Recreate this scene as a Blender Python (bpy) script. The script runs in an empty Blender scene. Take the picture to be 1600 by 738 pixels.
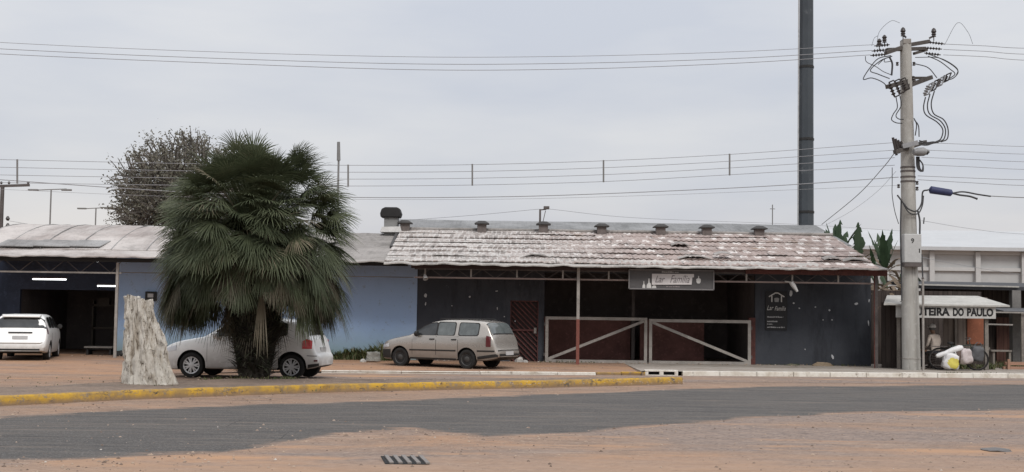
import bpy, bmesh, math, random
from mathutils import Vector, Matrix, noise
R = math.radians
random.seed(7)
scene = bpy.context.scene
COL = scene.collection

# ------------------------------------------------------------------ camera
EYE = 1.65
PITCH, ROLL, FPX = 3.46, 0.8, 2000.0
CM = Matrix.Translation((0, 0, EYE)) @ Matrix.Rotation(R(90 + PITCH), 4, 'X') @ Matrix.Rotation(R(ROLL), 4, 'Z')
cd = bpy.data.cameras.new('camera'); cam = bpy.data.objects.new('camera', cd); COL.objects.link(cam)
cam.matrix_world = CM
cd.sensor_width = 36; cd.lens = FPX / 1600 * 36; cd.clip_end = 3000; cd.clip_start = 0.1
scene.camera = cam
C3 = CM.to_3x3()
def ray(px, py): return C3 @ Vector(((px - 800) / FPX, (369 - py) / FPX, -1))
def P(px, py, Y):
    d = ray(px, py); t = Y / d.y
    return Vector((0, 0, EYE)) + d * t
def G(px, py, z=0.0):
    d = ray(px, py); t = (z - EYE) / d.z
    return Vector((0, 0, EYE)) + d * t
def X(px, Y, py=480): return P(px, py, Y).x
def Z(px, py, Y): return P(px, py, Y).z

# ------------------------------------------------------------------ world, sun, exposure
SUN_EL, SUN_AZ = 44, 160      # soft high light behind the clouds, to the right behind the camera
w = bpy.data.worlds.new('World'); scene.world = w; w.use_nodes = True
nt = w.node_tree; N = nt.nodes; L = nt.links; N.clear()
out = N.new('ShaderNodeOutputWorld'); bg = N.new('ShaderNodeBackground'); bg.inputs['Strength'].default_value = 0.1
sky = N.new('ShaderNodeTexSky'); sky.sky_type = 'NISHITA'; sky.sun_disc = False
sky.sun_elevation = R(SUN_EL); sky.sun_rotation = R(SUN_AZ); sky.dust_density = 3
tc = N.new('ShaderNodeTexCoord'); sep = N.new('ShaderNodeSeparateXYZ')
L.new(tc.outputs['Generated'], sep.inputs[0])
# overcast cloud layer: brighter overhead, warm pale near the horizon, soft broad bands
ramp = N.new('ShaderNodeValToRGB'); cr = ramp.color_ramp
stops = [(0.0, (6.3, 5.8, 5.5)), (0.03, (6.4, 6.1, 5.95)), (0.10, (5.85, 5.95, 6.2)), (0.24, (6.3, 6.45, 6.75)), (0.5, (9.0, 9.2, 9.6)), (1.0, (15, 15.2, 15.6))]
while len(cr.elements) < len(stops): cr.elements.new(0.5)
for e, (p, c) in zip(cr.elements, stops): e.position = p; e.color = (*c, 1)
L.new(sep.outputs['Z'], ramp.inputs[0])
mp = N.new('ShaderNodeMapping'); mp.inputs['Scale'].default_value = (1.6, 1.6, 7.0)
L.new(tc.outputs['Generated'], mp.inputs[0])
nz = N.new('ShaderNodeTexNoise'); nz.inputs['Scale'].default_value = 1.7; nz.inputs['Detail'].default_value = 6; nz.inputs['Roughness'].default_value = 0.5
L.new(mp.outputs[0], nz.inputs['Vector'])
cl = N.new('ShaderNodeValToRGB'); cl.color_ramp.elements[0].position = 0.36; cl.color_ramp.elements[0].color = (0.88, 0.905, 0.96, 1)
cl.color_ramp.elements[1].position = 0.66; cl.color_ramp.elements[1].color = (1.1, 1.085, 1.06, 1)
L.new(nz.outputs['Fac'], cl.inputs[0])
mul = N.new('ShaderNodeMix'); mul.data_type = 'RGBA'; mul.blend_type = 'MULTIPLY'; mul.inputs[0].default_value = 1
L.new(ramp.outputs[0], mul.inputs[6]); L.new(cl.outputs[0], mul.inputs[7])
mx = N.new('ShaderNodeMix'); mx.data_type = 'RGBA'; mx.inputs[0].default_value = 0.93
L.new(sky.outputs[0], mx.inputs[6]); L.new(mul.outputs[2], mx.inputs[7])
L.new(mx.outputs[2], bg.inputs['Color']); L.new(bg.outputs[0], out.inputs[0])
sd = bpy.data.lights.new('sun', 'SUN'); sd.energy = 1.5; sd.angle = R(18); sd.color = (1, 0.97, 0.93)
so = bpy.data.objects.new('sun', sd); COL.objects.link(so)
# direction to the sun, matching the sky's rotation (0 = +Y, clockwise seen from above)
sdir = Vector((math.sin(R(SUN_AZ)) * math.cos(R(SUN_EL)), math.cos(R(SUN_AZ)) * math.cos(R(SUN_EL)), math.sin(R(SUN_EL))))
so.rotation_euler = sdir.to_track_quat('Z', 'Y').to_euler()
vs = scene.view_settings; vs.view_transform = 'Standard'; vs.look = 'None'; vs.gamma = 1; vs.use_curve_mapping = False; vs.exposure = 0.2
scene.cycles.max_bounces = 6; scene.cycles.use_denoising = True

# ------------------------------------------------------------------ helpers
def s2l(c): return tuple(((v / 255) / 12.92 if v / 255 <= 0.04045 else ((v / 255 + 0.055) / 1.055) ** 2.4) for v in c)
class M:
    """a small builder for a procedural material"""
    def __init__(s, name, color, rough=0.8, metal=0.0, spec=0.4):
        s.m = bpy.data.materials.new(name); s.m.use_nodes = True
        s.t = s.m.node_tree; s.n = s.t.nodes; s.l = s.t.links
        s.b = s.n['Principled BSDF']; s.b.inputs['Roughness'].default_value = rough
        s.b.inputs['Metallic'].default_value = metal; s.b.inputs['Specular IOR Level'].default_value = spec
        s.b.inputs['Base Color'].default_value = (*color, 1)
        s.col = s.rgb(color); s.co = s.n.new('ShaderNodeTexCoord'); s.h = None
        s.l.new(s.col, s.b.inputs['Base Color'])
    def rgb(s, c):
        n = s.n.new('ShaderNodeRGB'); n.outputs[0].default_value = (*c, 1); return n.outputs[0]
    def vec(s, scale=(1, 1, 1), rot=(0, 0, 0), loc=(0, 0, 0)):
        n = s.n.new('ShaderNodeMapping'); n.inputs['Scale'].default_value = scale; n.inputs['Rotation'].default_value = rot; n.inputs['Location'].default_value = loc
        g = s.n.new('ShaderNodeNewGeometry'); s.l.new(g.outputs['Position'], n.inputs[0]) if s.world else s.l.new(s.co.outputs['Object'], n.inputs[0])
        return n.outputs[0]
    world = False
    def noise(s, scale, detail=4, rough=0.6, lo=0.4, hi=0.6, vec=None, dist=0.0):
        n = s.n.new('ShaderNodeTexNoise'); n.inputs['Scale'].default_value = scale; n.inputs['Detail'].default_value = detail
        n.inputs['Roughness'].default_value = rough; n.inputs['Distortion'].default_value = dist
        s.l.new(vec if vec else s.vec(), n.inputs['Vector'])
        return s.rng(n.outputs['Fac'], lo, hi)
    def rng(s, v, lo, hi, a=0.0, b=1.0):
        m = s.n.new('ShaderNodeMapRange'); m.inputs[1].default_value = lo; m.inputs[2].default_value = hi; m.inputs[3].default_value = a; m.inputs[4].default_value = b
        s.l.new(v, m.inputs[0]); return m.outputs[0]
    def math(s, op, a, b=None):
        m = s.n.new('ShaderNodeMath'); m.operation = op
        for i, v in enumerate((a, b)):
            if v is None: continue
            if isinstance(v, (int, float)): m.inputs[i].default_value = v
            else: s.l.new(v, m.inputs[i])
        return m.outputs[0]
    def mix(s, fac, color, blend='MIX', base=None):
        m = s.n.new('ShaderNodeMix'); m.data_type = 'RGBA'; m.blend_type = blend
        if isinstance(fac, (int, float)): m.inputs[0].default_value = fac
        else: s.l.new(fac, m.inputs[0])
        s.l.new(base if base is not None else s.col, m.inputs[6])
        if isinstance(color, tuple): m.inputs[7].default_value = (*color, 1)
        else: s.l.new(color, m.inputs[7])
        s.col = m.outputs[2]; s.l.new(s.col, s.b.inputs['Base Color']); return s
    def bump(s, h, strength=0.3, dist=0.02):
        b = s.n.new('ShaderNodeBump'); b.inputs['Strength'].default_value = strength; b.inputs['Distance'].default_value = dist
        s.l.new(h, b.inputs['Height'])
        if s.h is not None: s.l.new(s.h, b.inputs['Normal'])
        s.h = b.outputs[0]; s.l.new(s.h, s.b.inputs['Normal']); return s
    def attr(s, name):
        a = s.n.new('ShaderNodeAttribute'); a.attribute_name = name; return a.outputs['Fac']
    def attrc(s, name):
        a = s.n.new('ShaderNodeAttribute'); a.attribute_name = name; return a.outputs['Color']
    def brick(s, vec, bw, rh, mortar=0.02, offset=0.5, smooth=0.1, bias=0.0, c1=(0, 0, 0), c2=(1, 1, 1)):
        n = s.n.new('ShaderNodeTexBrick'); n.offset = offset; n.inputs['Scale'].default_value = 1
        n.inputs['Brick Width'].default_value = bw; n.inputs['Row Height'].default_value = rh
        n.inputs['Mortar Size'].default_value = mortar; n.inputs['Mortar Smooth'].default_value = smooth; n.inputs['Bias'].default_value = bias
        n.inputs['Color1'].default_value = (*c1, 1); n.inputs['Color2'].default_value = (*c2, 1); n.inputs['Mortar'].default_value = (0.5, 0.5, 0.5, 1)
        s.l.new(vec, n.inputs['Vector']); return n.outputs['Fac'], n.outputs['Color']
    def wave(s, vec, scale, dist=0.0, axis='X'):
        n = s.n.new('ShaderNodeTexWave'); n.bands_direction = axis; n.inputs['Scale'].default_value = scale; n.inputs['Distortion'].default_value = dist
        s.l.new(vec, n.inputs['Vector']); return n.outputs['Fac']
def plain(name, color, rough=0.7, metal=0.0, var=0.25, scale=3.0, bump=0.15, spec=0.35):
    """a colour broken up by grime at two scales, with a fine bump"""
    m = M(name, color, rough, metal, spec)
    if var:
        m.mix(m.noise(scale, 5, 0.65, 0.35, 0.7), tuple(c * (1 - var) for c in color))
        m.mix(m.noise(scale * 7, 3, 0.6, 0.55, 0.75), tuple(min(1, c * (1 + var * 0.6)) for c in color))
    if bump: m.bump(m.noise(scale * 12, 4, 0.6, 0.2, 0.8), bump, 0.01)
    return m.m
class MB:
    """collects shapes; build() links them as one mesh object"""
    def __init__(s): s.v = []; s.f = []; s.mi = []; s.cur = 0
    def quad(s, *pts):
        n = len(s.v); s.v += [Vector(p) for p in pts]; s.f.append(tuple(range(n, n + len(pts)))); s.mi.append(s.cur); return s
    def box(s, a, b, rot=None):
        """axis box between corners a and b"""
        x0, y0, z0 = a; x1, y1, z1 = b
        if x0 > x1: x0, x1 = x1, x0
        if y0 > y1: y0, y1 = y1, y0
        if z0 > z1: z0, z1 = z1, z0
        n = len(s.v)
        vv = [Vector(p) for p in ((x0, y0, z0), (x1, y0, z0), (x1, y1, z0), (x0, y1, z0), (x0, y0, z1), (x1, y0, z1), (x1, y1, z1), (x0, y1, z1))]
        if rot is not None:
            c = sum(vv, Vector()) / 8; vv = [c + rot @ (p - c) for p in vv]
        s.v += vv
        for f in ((0, 3, 2, 1), (4, 5, 6, 7), (0, 1, 5, 4), (1, 2, 6, 5), (2, 3, 7, 6), (3, 0, 4, 7)):
            s.f.append(tuple(n + i for i in f)); s.mi.append(s.cur)
        return s
    def bar(s, p, q, wd, ht=None, up=(0, 0, 1)):
        """rectangular bar from p to q"""
        p = Vector(p); q = Vector(q); ht = ht or wd; d = (q - p).normalized(); u = Vector(up)
        if abs(d.dot(u)) > 0.98: u = Vector((0, 1, 0))
        sx = d.cross(u).normalized() * wd / 2; sz = sx.cross(d).normalized() * ht / 2
        n = len(s.v)
        for c in (p, q): s.v += [c - sx - sz, c + sx - sz, c + sx + sz, c - sx + sz]
        for f in ((0, 1, 2, 3), (7, 6, 5, 4), (0, 4, 5, 1), (1, 5, 6, 2), (2, 6, 7, 3), (3, 7, 4, 0)):
            s.f.append(tuple(n + i for i in f)); s.mi.append(s.cur)
        return s
    def tube(s, pts, r, k=8, caps=True):
        pts = [Vector(p) for p in pts]; rr = r if isinstance(r, (list, tuple)) else [r] * len(pts)
        n0 = len(s.v); prev = None
        for i, p in enumerate(pts):
            d = (pts[min(i + 1, len(pts) - 1)] - pts[max(i - 1, 0)]).normalized()
            if prev is None:
                u = Vector((0, 0, 1)) if abs(d.z) < 0.9 else Vector((1, 0, 0)); a = d.cross(u).normalized()
            else:
                a = (prev - d * prev.dot(d)).normalized()
            prev = a; b = d.cross(a)
            for j in range(k):
                t = 2 * math.pi * j / k; s.v.append(p + (a * math.cos(t) + b * math.sin(t)) * rr[i])
        for i in range(len(pts) - 1):
            for j in range(k):
                j2 = (j + 1) % k
                s.f.append((n0 + i * k + j, n0 + i * k + j2, n0 + (i + 1) * k + j2, n0 + (i + 1) * k + j)); s.mi.append(s.cur)
        if caps:
            s.f.append(tuple(n0 + j for j in reversed(range(k)))); s.mi.append(s.cur)
            s.f.append(tuple(n0 + (len(pts) - 1) * k + j for j in range(k))); s.mi.append(s.cur)
        return s
    def lathe(s, c, prof, k=24, axis=(0, 0, 1), closed=False):
        """prof: list of (radius, height along axis)"""
        c = Vector(c); ax = Vector(axis).normalized(); q = ax.to_track_quat('Z', 'Y')
        n0 = len(s.v); m = len(prof)
        for r, h in prof:
            for j in range(k):
                t = 2 * math.pi * j / k; s.v.append(c + q @ Vector((r * math.cos(t), r * math.sin(t), h)))
        for i in range(m - 1):
            for j in range(k):
                j2 = (j + 1) % k
                s.f.append((n0 + i * k + j, n0 + i * k + j2, n0 + (i + 1) * k + j2, n0 + (i + 1) * k + j)); s.mi.append(s.cur)
        if not closed:
            s.f.append(tuple(n0 + j for j in reversed(range(k)))); s.mi.append(s.cur)
            s.f.append(tuple(n0 + (m - 1) * k + j for j in range(k))); s.mi.append(s.cur)
        return s
    def grid(s, rows):
        """rows: list of equally long lists of points"""
        n0 = len(s.v); w = len(rows[0])
        for r in rows: s.v += [Vector(p) for p in r]
        for i in range(len(rows) - 1):
            for j in range(w - 1):
                a = n0 + i * w + j; s.f.append((a, a + 1, a + w + 1, a + w)); s.mi.append(s.cur)
        return s
    def slab(s, rows, th):
        """a curved sheet with thickness th (downwards) made from a grid of points"""
        n0 = len(s.v); w = len(rows[0]); h = len(rows)
        for r in rows: s.v += [Vector(p) for p in r]
        for r in rows: s.v += [Vector(p) - Vector((0, 0, th)) for p in r]
        o = w * h
        def F(*i): s.f.append(tuple(n0 + x for x in i)); s.mi.append(s.cur)
        for i in range(h - 1):
            for j in range(w - 1):
                a = i * w + j; F(a, a + 1, a + w + 1, a + w); F(o + a + w, o + a + w + 1, o + a + 1, o + a)
        for j in range(w - 1):
            F(j + 1, j, o + j, o + j + 1); a = (h - 1) * w + j; F(a, a + 1, o + a + 1, o + a)
        for i in range(h - 1):
            a = i * w; F(a, a + w, o + a + w, o + a); a += w - 1; F(a + w, a, o + a, o + a + w)
        return s
    def prism(s, poly, d):
        """polygon (list of 3-D points) extruded by vector d"""
        d = Vector(d); n0 = len(s.v); k = len(poly)
        s.v += [Vector(p) for p in poly] + [Vector(p) + d for p in poly]
        s.f.append(tuple(n0 + i for i in reversed(range(k)))); s.mi.append(s.cur); s.f.append(tuple(n0 + k + i for i in range(k))); s.mi.append(s.cur)
        for i in range(k):
            j = (i + 1) % k; s.f.append((n0 + i, n0 + j, n0 + k + j, n0 + k + i)); s.mi.append(s.cur)
        return s
    def build(s, name, mats, parent=None, smooth=False, angle=40, bevel=0.0, keep=False):
        if not isinstance(mats, (list, tuple)): mats = [mats]
        me = bpy.data.meshes.new(name)
        off = Vector((0, 0, 0))
        if parent is not None and not keep: off = world_loc(parent)
        me.from_pydata([p - off for p in s.v], [], s.f); me.update()
        for m in mats: me.materials.append(m)
        if len(mats) > 1: me.polygons.foreach_set('material_index', s.mi)
        bm = bmesh.new(); bm.from_mesh(me); bmesh.ops.recalc_face_normals(bm, faces=bm.faces[:]); bm.to_mesh(me); bm.free()
        o = bpy.data.objects.new(name, me); COL.objects.link(o)
        if parent is not None: o.parent = parent
        if smooth:
            me.polygons.foreach_set('use_smooth', [True] * len(me.polygons)); me.set_sharp_from_angle(angle=R(angle))
        if bevel:
            b = o.modifiers.new('bevel', 'BEVEL'); b.width = bevel; b.segments = 2; b.limit_method = 'ANGLE'; b.angle_limit = R(40)
        return o
def world_loc(o):
    l = o.location.copy()
    while o.parent is not None: o = o.parent; l += o.location
    return l
def tag(o, label, cat, group=None, kind=None):
    if label: o['label'] = label
    if cat: o['category'] = cat
    if group: o['group'] = group
    if kind: o['kind'] = kind
    return o
def thing(name, loc, label, cat, group=None):
    o = bpy.data.objects.new(name, None); COL.objects.link(o); o.location = loc; o.empty_display_size = 0.3
    return tag(o, label, cat, group)
def struct(o): o['kind'] = 'structure'; return o
def stuff(o): o['kind'] = 'stuff'; return o
def text_mesh(name, body, mat, parent, loc, height, width=None, bold=0.0, shear=0.0, th=0.006, tilt=0.0):
    """flat lettering facing the street (-Y), lower left corner at loc"""
    cu = bpy.data.curves.new(name, 'FONT'); cu.body = body; cu.size = 1; cu.shear = shear; cu.offset = bold; cu.extrude = 0.0; cu.resolution_u = 3
    t = bpy.data.objects.new(name, cu); COL.objects.link(t)
    dg = bpy.context.evaluated_depsgraph_get(); me = bpy.data.meshes.new_from_object(t.evaluated_get(dg))
    bpy.data.objects.remove(t); bpy.data.curves.remove(cu)
    xs = [v.co.x for v in me.vertices]; ys = [v.co.y for v in me.vertices]
    x0, y0 = min(xs), min(ys); sy = height / (max(ys) - y0); sx = (width / (max(xs) - x0)) if width else sy
    off = world_loc(parent) if parent is not None else Vector()
    for v in me.vertices:
        a, b = (v.co.x - x0) * sx, (v.co.y - y0) * sy
        ca, sa = math.cos(tilt), math.sin(tilt)
        v.co = Vector(loc) + Vector((a * ca - b * sa, 0, a * sa + b * ca)) - off
    bm = bmesh.new(); bm.from_mesh(me)
    r = bmesh.ops.extrude_face_region(bm, geom=bm.faces[:])
    bmesh.ops.translate(bm, verts=[v for v in r['geom'] if isinstance(v, bmesh.types.BMVert)], vec=(0, -th, 0))
    bmesh.ops.recalc_face_normals(bm, faces=bm.faces[:]); bm.to_mesh(me); bm.free()
    me.materials.clear(); me.materials.append(mat)
    o = bpy.data.objects.new(name, me); COL.objects.link(o); o.parent = parent
    return o
def pchip(pts):
    """monotone cubic through (x, y) points"""
    xs = [p[0] for p in pts]; ys = [p[1] for p in pts]; n = len(xs)
    h = [xs[i + 1] - xs[i] for i in range(n - 1)]; d = [(ys[i + 1] - ys[i]) / h[i] for i in range(n - 1)]
    m = [d[0]] + [0.0 if d[i - 1] * d[i] <= 0 else 2 * d[i - 1] * d[i] / (d[i - 1] + d[i]) for i in range(1, n - 1)] + [d[-1]]
    def f(x):
        if x <= xs[0]: return ys[0]
        if x >= xs[-1]: return ys[-1]
        i = 0
        while x > xs[i + 1]: i += 1
        t = (x - xs[i]) / h[i]; a, b = ys[i], ys[i + 1]
        return (2*t**3-3*t*t+1)*a + (t**3-2*t*t+t)*h[i]*m[i] + (-2*t**3+3*t*t)*b + (t**3-t*t)*h[i]*m[i+1]
    return f
def lin(pts):
    def f(x):
        if x <= pts[0][0]: return pts[0][1]
        for (a, b), (c, d) in zip(pts, pts[1:]):
            if x <= c: return b + (d - b) * (x - a) / (c - a) if c > a else d
        return pts[-1][1]
    return f
def spline(pts, n=8):
    """Catmull-Rom through 3-D points"""
    pts = [Vector(p) for p in pts]; q = [pts[0] * 2 - pts[1]] + pts + [pts[-1] * 2 - pts[-2]]; o = []
    for i in range(1, len(q) - 2):
        for k in range(n):
            t = k / n; a, b, c, d = q[i - 1], q[i], q[i + 1], q[i + 2]
            o.append(0.5 * ((2 * b) + (c - a) * t + (2 * a - 5 * b + 4 * c - d) * t * t + (-a + 3 * b - 3 * c + d) * t ** 3))
    o.append(pts[-1]); return o
def nz1(x, y=0.0, z=0.0): return noise.noise(Vector((x, y, z)))
# ------------------------------------------------------------------ ground materials
M.world = True
def dirt_colour(m):
    """reddish street dirt: broad tone patches, pinkish worn areas, fine grit"""
    m.mix(m.noise(0.16, 4, 0.6, 0.42, 0.62), (0.235, 0.17, 0.132))
    m.mix(m.noise(0.33, 5, 0.65, 0.5, 0.66, m.vec((0.5, 1.3, 1), loc=(7, 3, 0))), (0.33, 0.19, 0.112))
    m.mix(m.noise(1.7, 5, 0.7, 0.48, 0.72), (0.19, 0.135, 0.105))
    m.mix(m.noise(0.9, 6, 0.75, 0.52, 0.62, m.vec((0.5, 2.4, 1), (0, 0, 0.08), (2, 5, 0))), (0.17, 0.12, 0.092)); m.mix(m.noise(0.7, 6, 0.75, 0.56, 0.66, m.vec((0.45, 2.2, 1), (0, 0, 0.1), (8, 1, 0))), (0.33, 0.25, 0.195))
    m.mix(m.noise(14, 4, 0.7, 0.54, 0.7), (0.35, 0.265, 0.205))
    m.mix(m.noise(5, 7, 0.82, 0.55, 0.63, m.vec((0.6, 2.2, 1))), (0.15, 0.105, 0.08)); m.mix(m.noise(6, 7, 0.82, 0.58, 0.64, m.vec((0.5, 2.0, 1), loc=(3, 3, 3))), (0.40, 0.315, 0.25))
    m.mix(m.noise(30, 3, 0.6, 0.6, 0.72), (0.10, 0.075, 0.06))
m = M('street_dirt', (0.275, 0.180, 0.124), 0.95, 0, 0.2); dirt_colour(m)
m.bump(m.noise(22, 5, 0.7, 0.2, 0.8), 0.5, 0.02); m.bump(m.noise(1.2, 3, 0.6, 0.2, 0.8), 0.35, 0.08); MAT_DIRT = m.m
# road: worn asphalt, dirt creeping in from both edges
m = M('worn_asphalt', (0.275, 0.180, 0.124), 0.9, 0, 0.3); dirt_colour(m)
dirt_col = m.col
m.col = m.rgb((0.068, 0.062, 0.058))
m.mix(m.noise(0.5, 4, 0.6, 0.4, 0.7, m.vec((0.25, 1.6, 1), (0, 0, 0.1))), (0.052, 0.048, 0.046))
m.mix(m.noise(0.9, 5, 0.7, 0.5, 0.75, m.vec((0.3, 2.2, 1), (0, 0, 0.12))), (0.105, 0.093, 0.083))
m.mix(m.noise(34, 4, 0.75, 0.5, 0.68), (0.165, 0.155, 0.145))
m.mix(m.noise(48, 3, 0.7, 0.58, 0.7), (0.03, 0.03, 0.03))
m.mix(m.noise(1.6, 7, 0.8, 0.5, 0.64, m.vec((0.22, 2.6, 1), (0, 0, 0.11), (3, 0, 0))), (0.135, 0.112, 0.095)); m.mix(m.noise(2.1, 7, 0.8, 0.53, 0.66, m.vec((0.25, 2.4, 1), (0, 0, 0.1), (0, 7, 0))), (0.036, 0.034, 0.033)); m.mix(m.noise(7, 6, 0.8, 0.58, 0.7, m.vec((0.6, 1.6, 1))), (0.17, 0.145, 0.125))
vor = m.n.new('ShaderNodeTexVoronoi'); vor.feature = 'DISTANCE_TO_EDGE'; vor.inputs['Scale'].default_value = 0.38
wp = m.noise(1.4, 3, 0.6, 0.0, 1.0); vv = m.n.new('ShaderNodeVectorMath'); vv.operation = 'ADD'
m.l.new(m.vec(), vv.inputs[0]); m.l.new(wp, vv.inputs[1]); m.l.new(vv.outputs[0], vor.inputs['Vector'])
crk = m.math('MULTIPLY', m.math('LESS_THAN', vor.outputs['Distance'], 0.0022), m.noise(0.3, 2, 0.5, 0.5, 0.56))
m.mix(crk, (0.035, 0.033, 0.032))
asp = m.col
edge = m.attr('edge')                    # metres from the road's edge
n1 = m.noise(0.42, 6, 0.72, 0.3, 0.75, m.vec((0.5, 1.7, 1), (0, 0, 0.12)))
n2 = m.noise(2.6, 8, 0.82, 0.22, 0.8, m.vec((0.6, 1.5, 1)))
fac = m.rng(m.math('ADD', m.math('SUBTRACT', m.math('MULTIPLY', n1, 0.95), m.math('MULTIPLY', edge, 0.85)), m.math('MULTIPLY', n2, 0.7)), 0.42, 0.78)
fac = m.math('MAXIMUM', fac, m.rng(edge, 0.0, 0.12, 1, 0))
spots = m.noise(1.1, 6, 0.75, 0.62, 0.74, m.vec((0.5, 2.0, 1), loc=(4, 9, 0)))
fac = m.math('MAXIMUM', fac, m.math('MULTIPLY', spots, 0.4))
m.mix(fac, dirt_col, base=asp)
m.bump(m.noise(40, 4, 0.7, 0.2, 0.8), 0.5, 0.012); MAT_ROAD = m.m
# interlocking pavers half buried in dirt
m = M('dusty_pavers', (0.275, 0.180, 0.124), 0.95, 0, 0.2); dirt_colour(m); dirt_col = m.col
v = m.vec((1, 1, 1), (0, 0, 0.5)); fac_b, col_b = m.brick(v, 0.24, 0.12, 0.011, 0.5, 0.3)
m.col = m.rgb((0.235, 0.176, 0.143)); bw = m.math('MULTIPLY', m.rng(col_b, 0, 1), 0.75)
m.mix(bw, (0.165, 0.135, 0.122)); m.mix(m.noise(7, 5, 0.75, 0.47, 0.66), (0.29, 0.225, 0.185)); m.mix(m.noise(4.3, 5, 0.75, 0.55, 0.68, m.vec(loc=(5, 5, 0))), (0.13, 0.10, 0.088))
m.mix(m.math('MULTIPLY', m.math('MULTIPLY', fac_b, m.noise(2.2, 4, 0.7, 0.38, 0.62)), 0.8), (0.085, 0.065, 0.054)); pav = m.col
sand = m.noise(0.22, 6, 0.68, 0.46, 0.56, m.vec((0.45, 1.5, 1), (0, 0, -0.12), loc=(2.0, 0.55, 0)))
m.mix(sand, dirt_col, base=pav)
m.mix(m.noise(0.30, 5, 0.66, 0.55, 0.66, m.vec((0.5, 1.4, 1), loc=(3.1, 6.2, 0))), (0.37, 0.22, 0.13))
spy = m.n.new('ShaderNodeSeparateXYZ'); m.l.new(m.vec(), spy.inputs[0])
sandy = m.rng(m.math('ADD', m.math('SUBTRACT', spy.outputs['Y'], m.math('MULTIPLY', spy.outputs['X'], 0.16)), m.math('MULTIPLY', m.noise(0.45, 7, 0.75, 0.2, 0.8, m.vec((0.5, 1.2, 1))), -4.2)), 10.6, 13.4, 1, 0)
m.mix(m.math('MULTIPLY', sandy, 0.8), (0.345, 0.222, 0.146)); m.mix(m.math('MULTIPLY', sandy, m.noise(1.3, 7, 0.78, 0.5, 0.62, m.vec((0.4, 2.0, 1)))), (0.25, 0.165, 0.115))
m.mix(m.noise(2.6, 6, 0.8, 0.62, 0.7, m.vec((0.5, 1.4, 1))), (0.12, 0.095, 0.08))
m.bump(m.math('MULTIPLY', fac_b, m.rng(sand, 0, 1, 1, 0)), -0.25, 0.012); m.bump(m.noise(26, 4, 0.7, 0.2, 0.8), 0.45, 0.015); MAT_PAVE = m.m
# forecourt earth: redder
m = M('red_earth', (0.33, 0.19, 0.112), 0.95, 0, 0.2)
m.mix(m.noise(0.3, 5, 0.65, 0.42, 0.62, m.vec((0.5, 1.6, 1), loc=(1, 2, 0))), (0.24, 0.165, 0.125))
m.mix(m.noise(1.4, 5, 0.7, 0.5, 0.7, m.vec((0.6, 1.5, 1))), (0.18, 0.12, 0.09))
m.mix(m.noise(10, 4, 0.7, 0.52, 0.72), (0.35, 0.24, 0.17)); m.bump(m.noise(18, 4, 0.7, 0.2, 0.8), 0.5, 0.02); MAT_EARTH = m.m
m = M('sidewalk_concrete', (0.30, 0.265, 0.23), 0.93, 0, 0.25)
m.mix(m.noise(0.8, 5, 0.7, 0.42, 0.66), (0.20, 0.165, 0.135)); m.mix(m.noise(9, 4, 0.7, 0.5, 0.75), (0.38, 0.345, 0.31))
m.mix(m.noise(2.3, 5, 0.7, 0.58, 0.72), (0.13, 0.12, 0.09)); m.bump(m.noise(20, 4, 0.6, 0.2, 0.8), 0.3, 0.01); MAT_WALK = m.m
m = M('worn_yellow_paint', (0.44, 0.26, 0.03), 0.85, 0, 0.3)
m.mix(m.noise(2.4, 6, 0.75, 0.42, 0.58), (0.27, 0.17, 0.055)); m.mix(m.noise(6, 7, 0.82, 0.53, 0.6), (0.20, 0.155, 0.11)); m.mix(m.noise(3.5, 7, 0.8, 0.57, 0.62, m.vec((1, 1, 3), loc=(1, 4, 0))), (0.07, 0.058, 0.045)); spz = m.n.new('ShaderNodeSeparateXYZ'); m.l.new(m.vec(), spz.inputs[0]); m.mix(m.rng(m.math('ADD', spz.outputs['Z'], m.math('MULTIPLY', m.noise(4, 5, .75, 0, 1), -.09)), -.03, .05, .85, 0), (0.19, 0.13, 0.09))
m.mix(m.noise(1.1, 4, 0.7, 0.6, 0.68, m.vec(loc=(5, 1, 2))), (0.09, 0.075, 0.06)); m.bump(m.noise(16, 4, 0.7, 0.2, 0.8), 0.5, 0.015); MAT_YEL = m.m
m = M('worn_white_paint', (0.62, 0.59, 0.53), 0.85, 0, 0.3)
m.mix(m.noise(2.2, 5, 0.7, 0.45, 0.66), (0.46, 0.41, 0.34)); m.mix(m.noise(6, 6, 0.75, 0.58, 0.68), (0.24, 0.20, 0.16))
m.bump(m.noise(16, 4, 0.7, 0.2, 0.8), 0.4, 0.012); MAT_KWHITE = m.m

# ------------------------------------------------------------------ ground sheets
b = MB(); b.quad((-500, -60, 0), (500, -60, 0), (500, 900, 0), (-500, 900, 0)); struct(b.build('ground', MAT_DIRT))
far = lin([(-600, 705), (-100, 657), (0, 650), (100, 646), (200, 641), (300, 636), (400, 632), (600, 626), (800, 618), (1000, 611), (1100, 607), (1200, 604.5), (1400, 602.5), (1700, 600.5), (2200, 601)])
near = lin([(-600, 790), (-150, 742), (0, 724), (200, 716), (330, 709), (430, 697), (490, 686), (560, 677), (640, 672), (700, 679), (760, 687), (860, 681), (1000, 670), (1150, 656), (1300, 648), (1450, 644), (1700, 640), (2200, 640)])
pxs = [-600 + i * 14 for i in range(201)]
top = [G(p, far(p)) for p in pxs]; bot = [G(p, near(p)) for p in pxs]
for k in range(len(top)):
    top[k].y += 0.12 * nz1(top[k].x * 1.3, 3); bot[k].y += 0.2 * nz1(bot[k].x * 1.1, 8) + 0.07 * nz1(bot[k].x * 4.1, 2)
NR = 14; rows = []; ed = []
for i in range(NR + 1):
    t = i / NR; rows.append([(a * (1 - t) + c * t) + Vector((0, 0, 0.0046 if i in (0, NR) else 0.008)) for a, c in zip(top, bot)])
    ed += [min(t, 1 - t) * (a - c).length for a, c in zip(top, bot)]
b = MB(); b.grid(rows); road = struct(b.build('road', MAT_ROAD))
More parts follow.
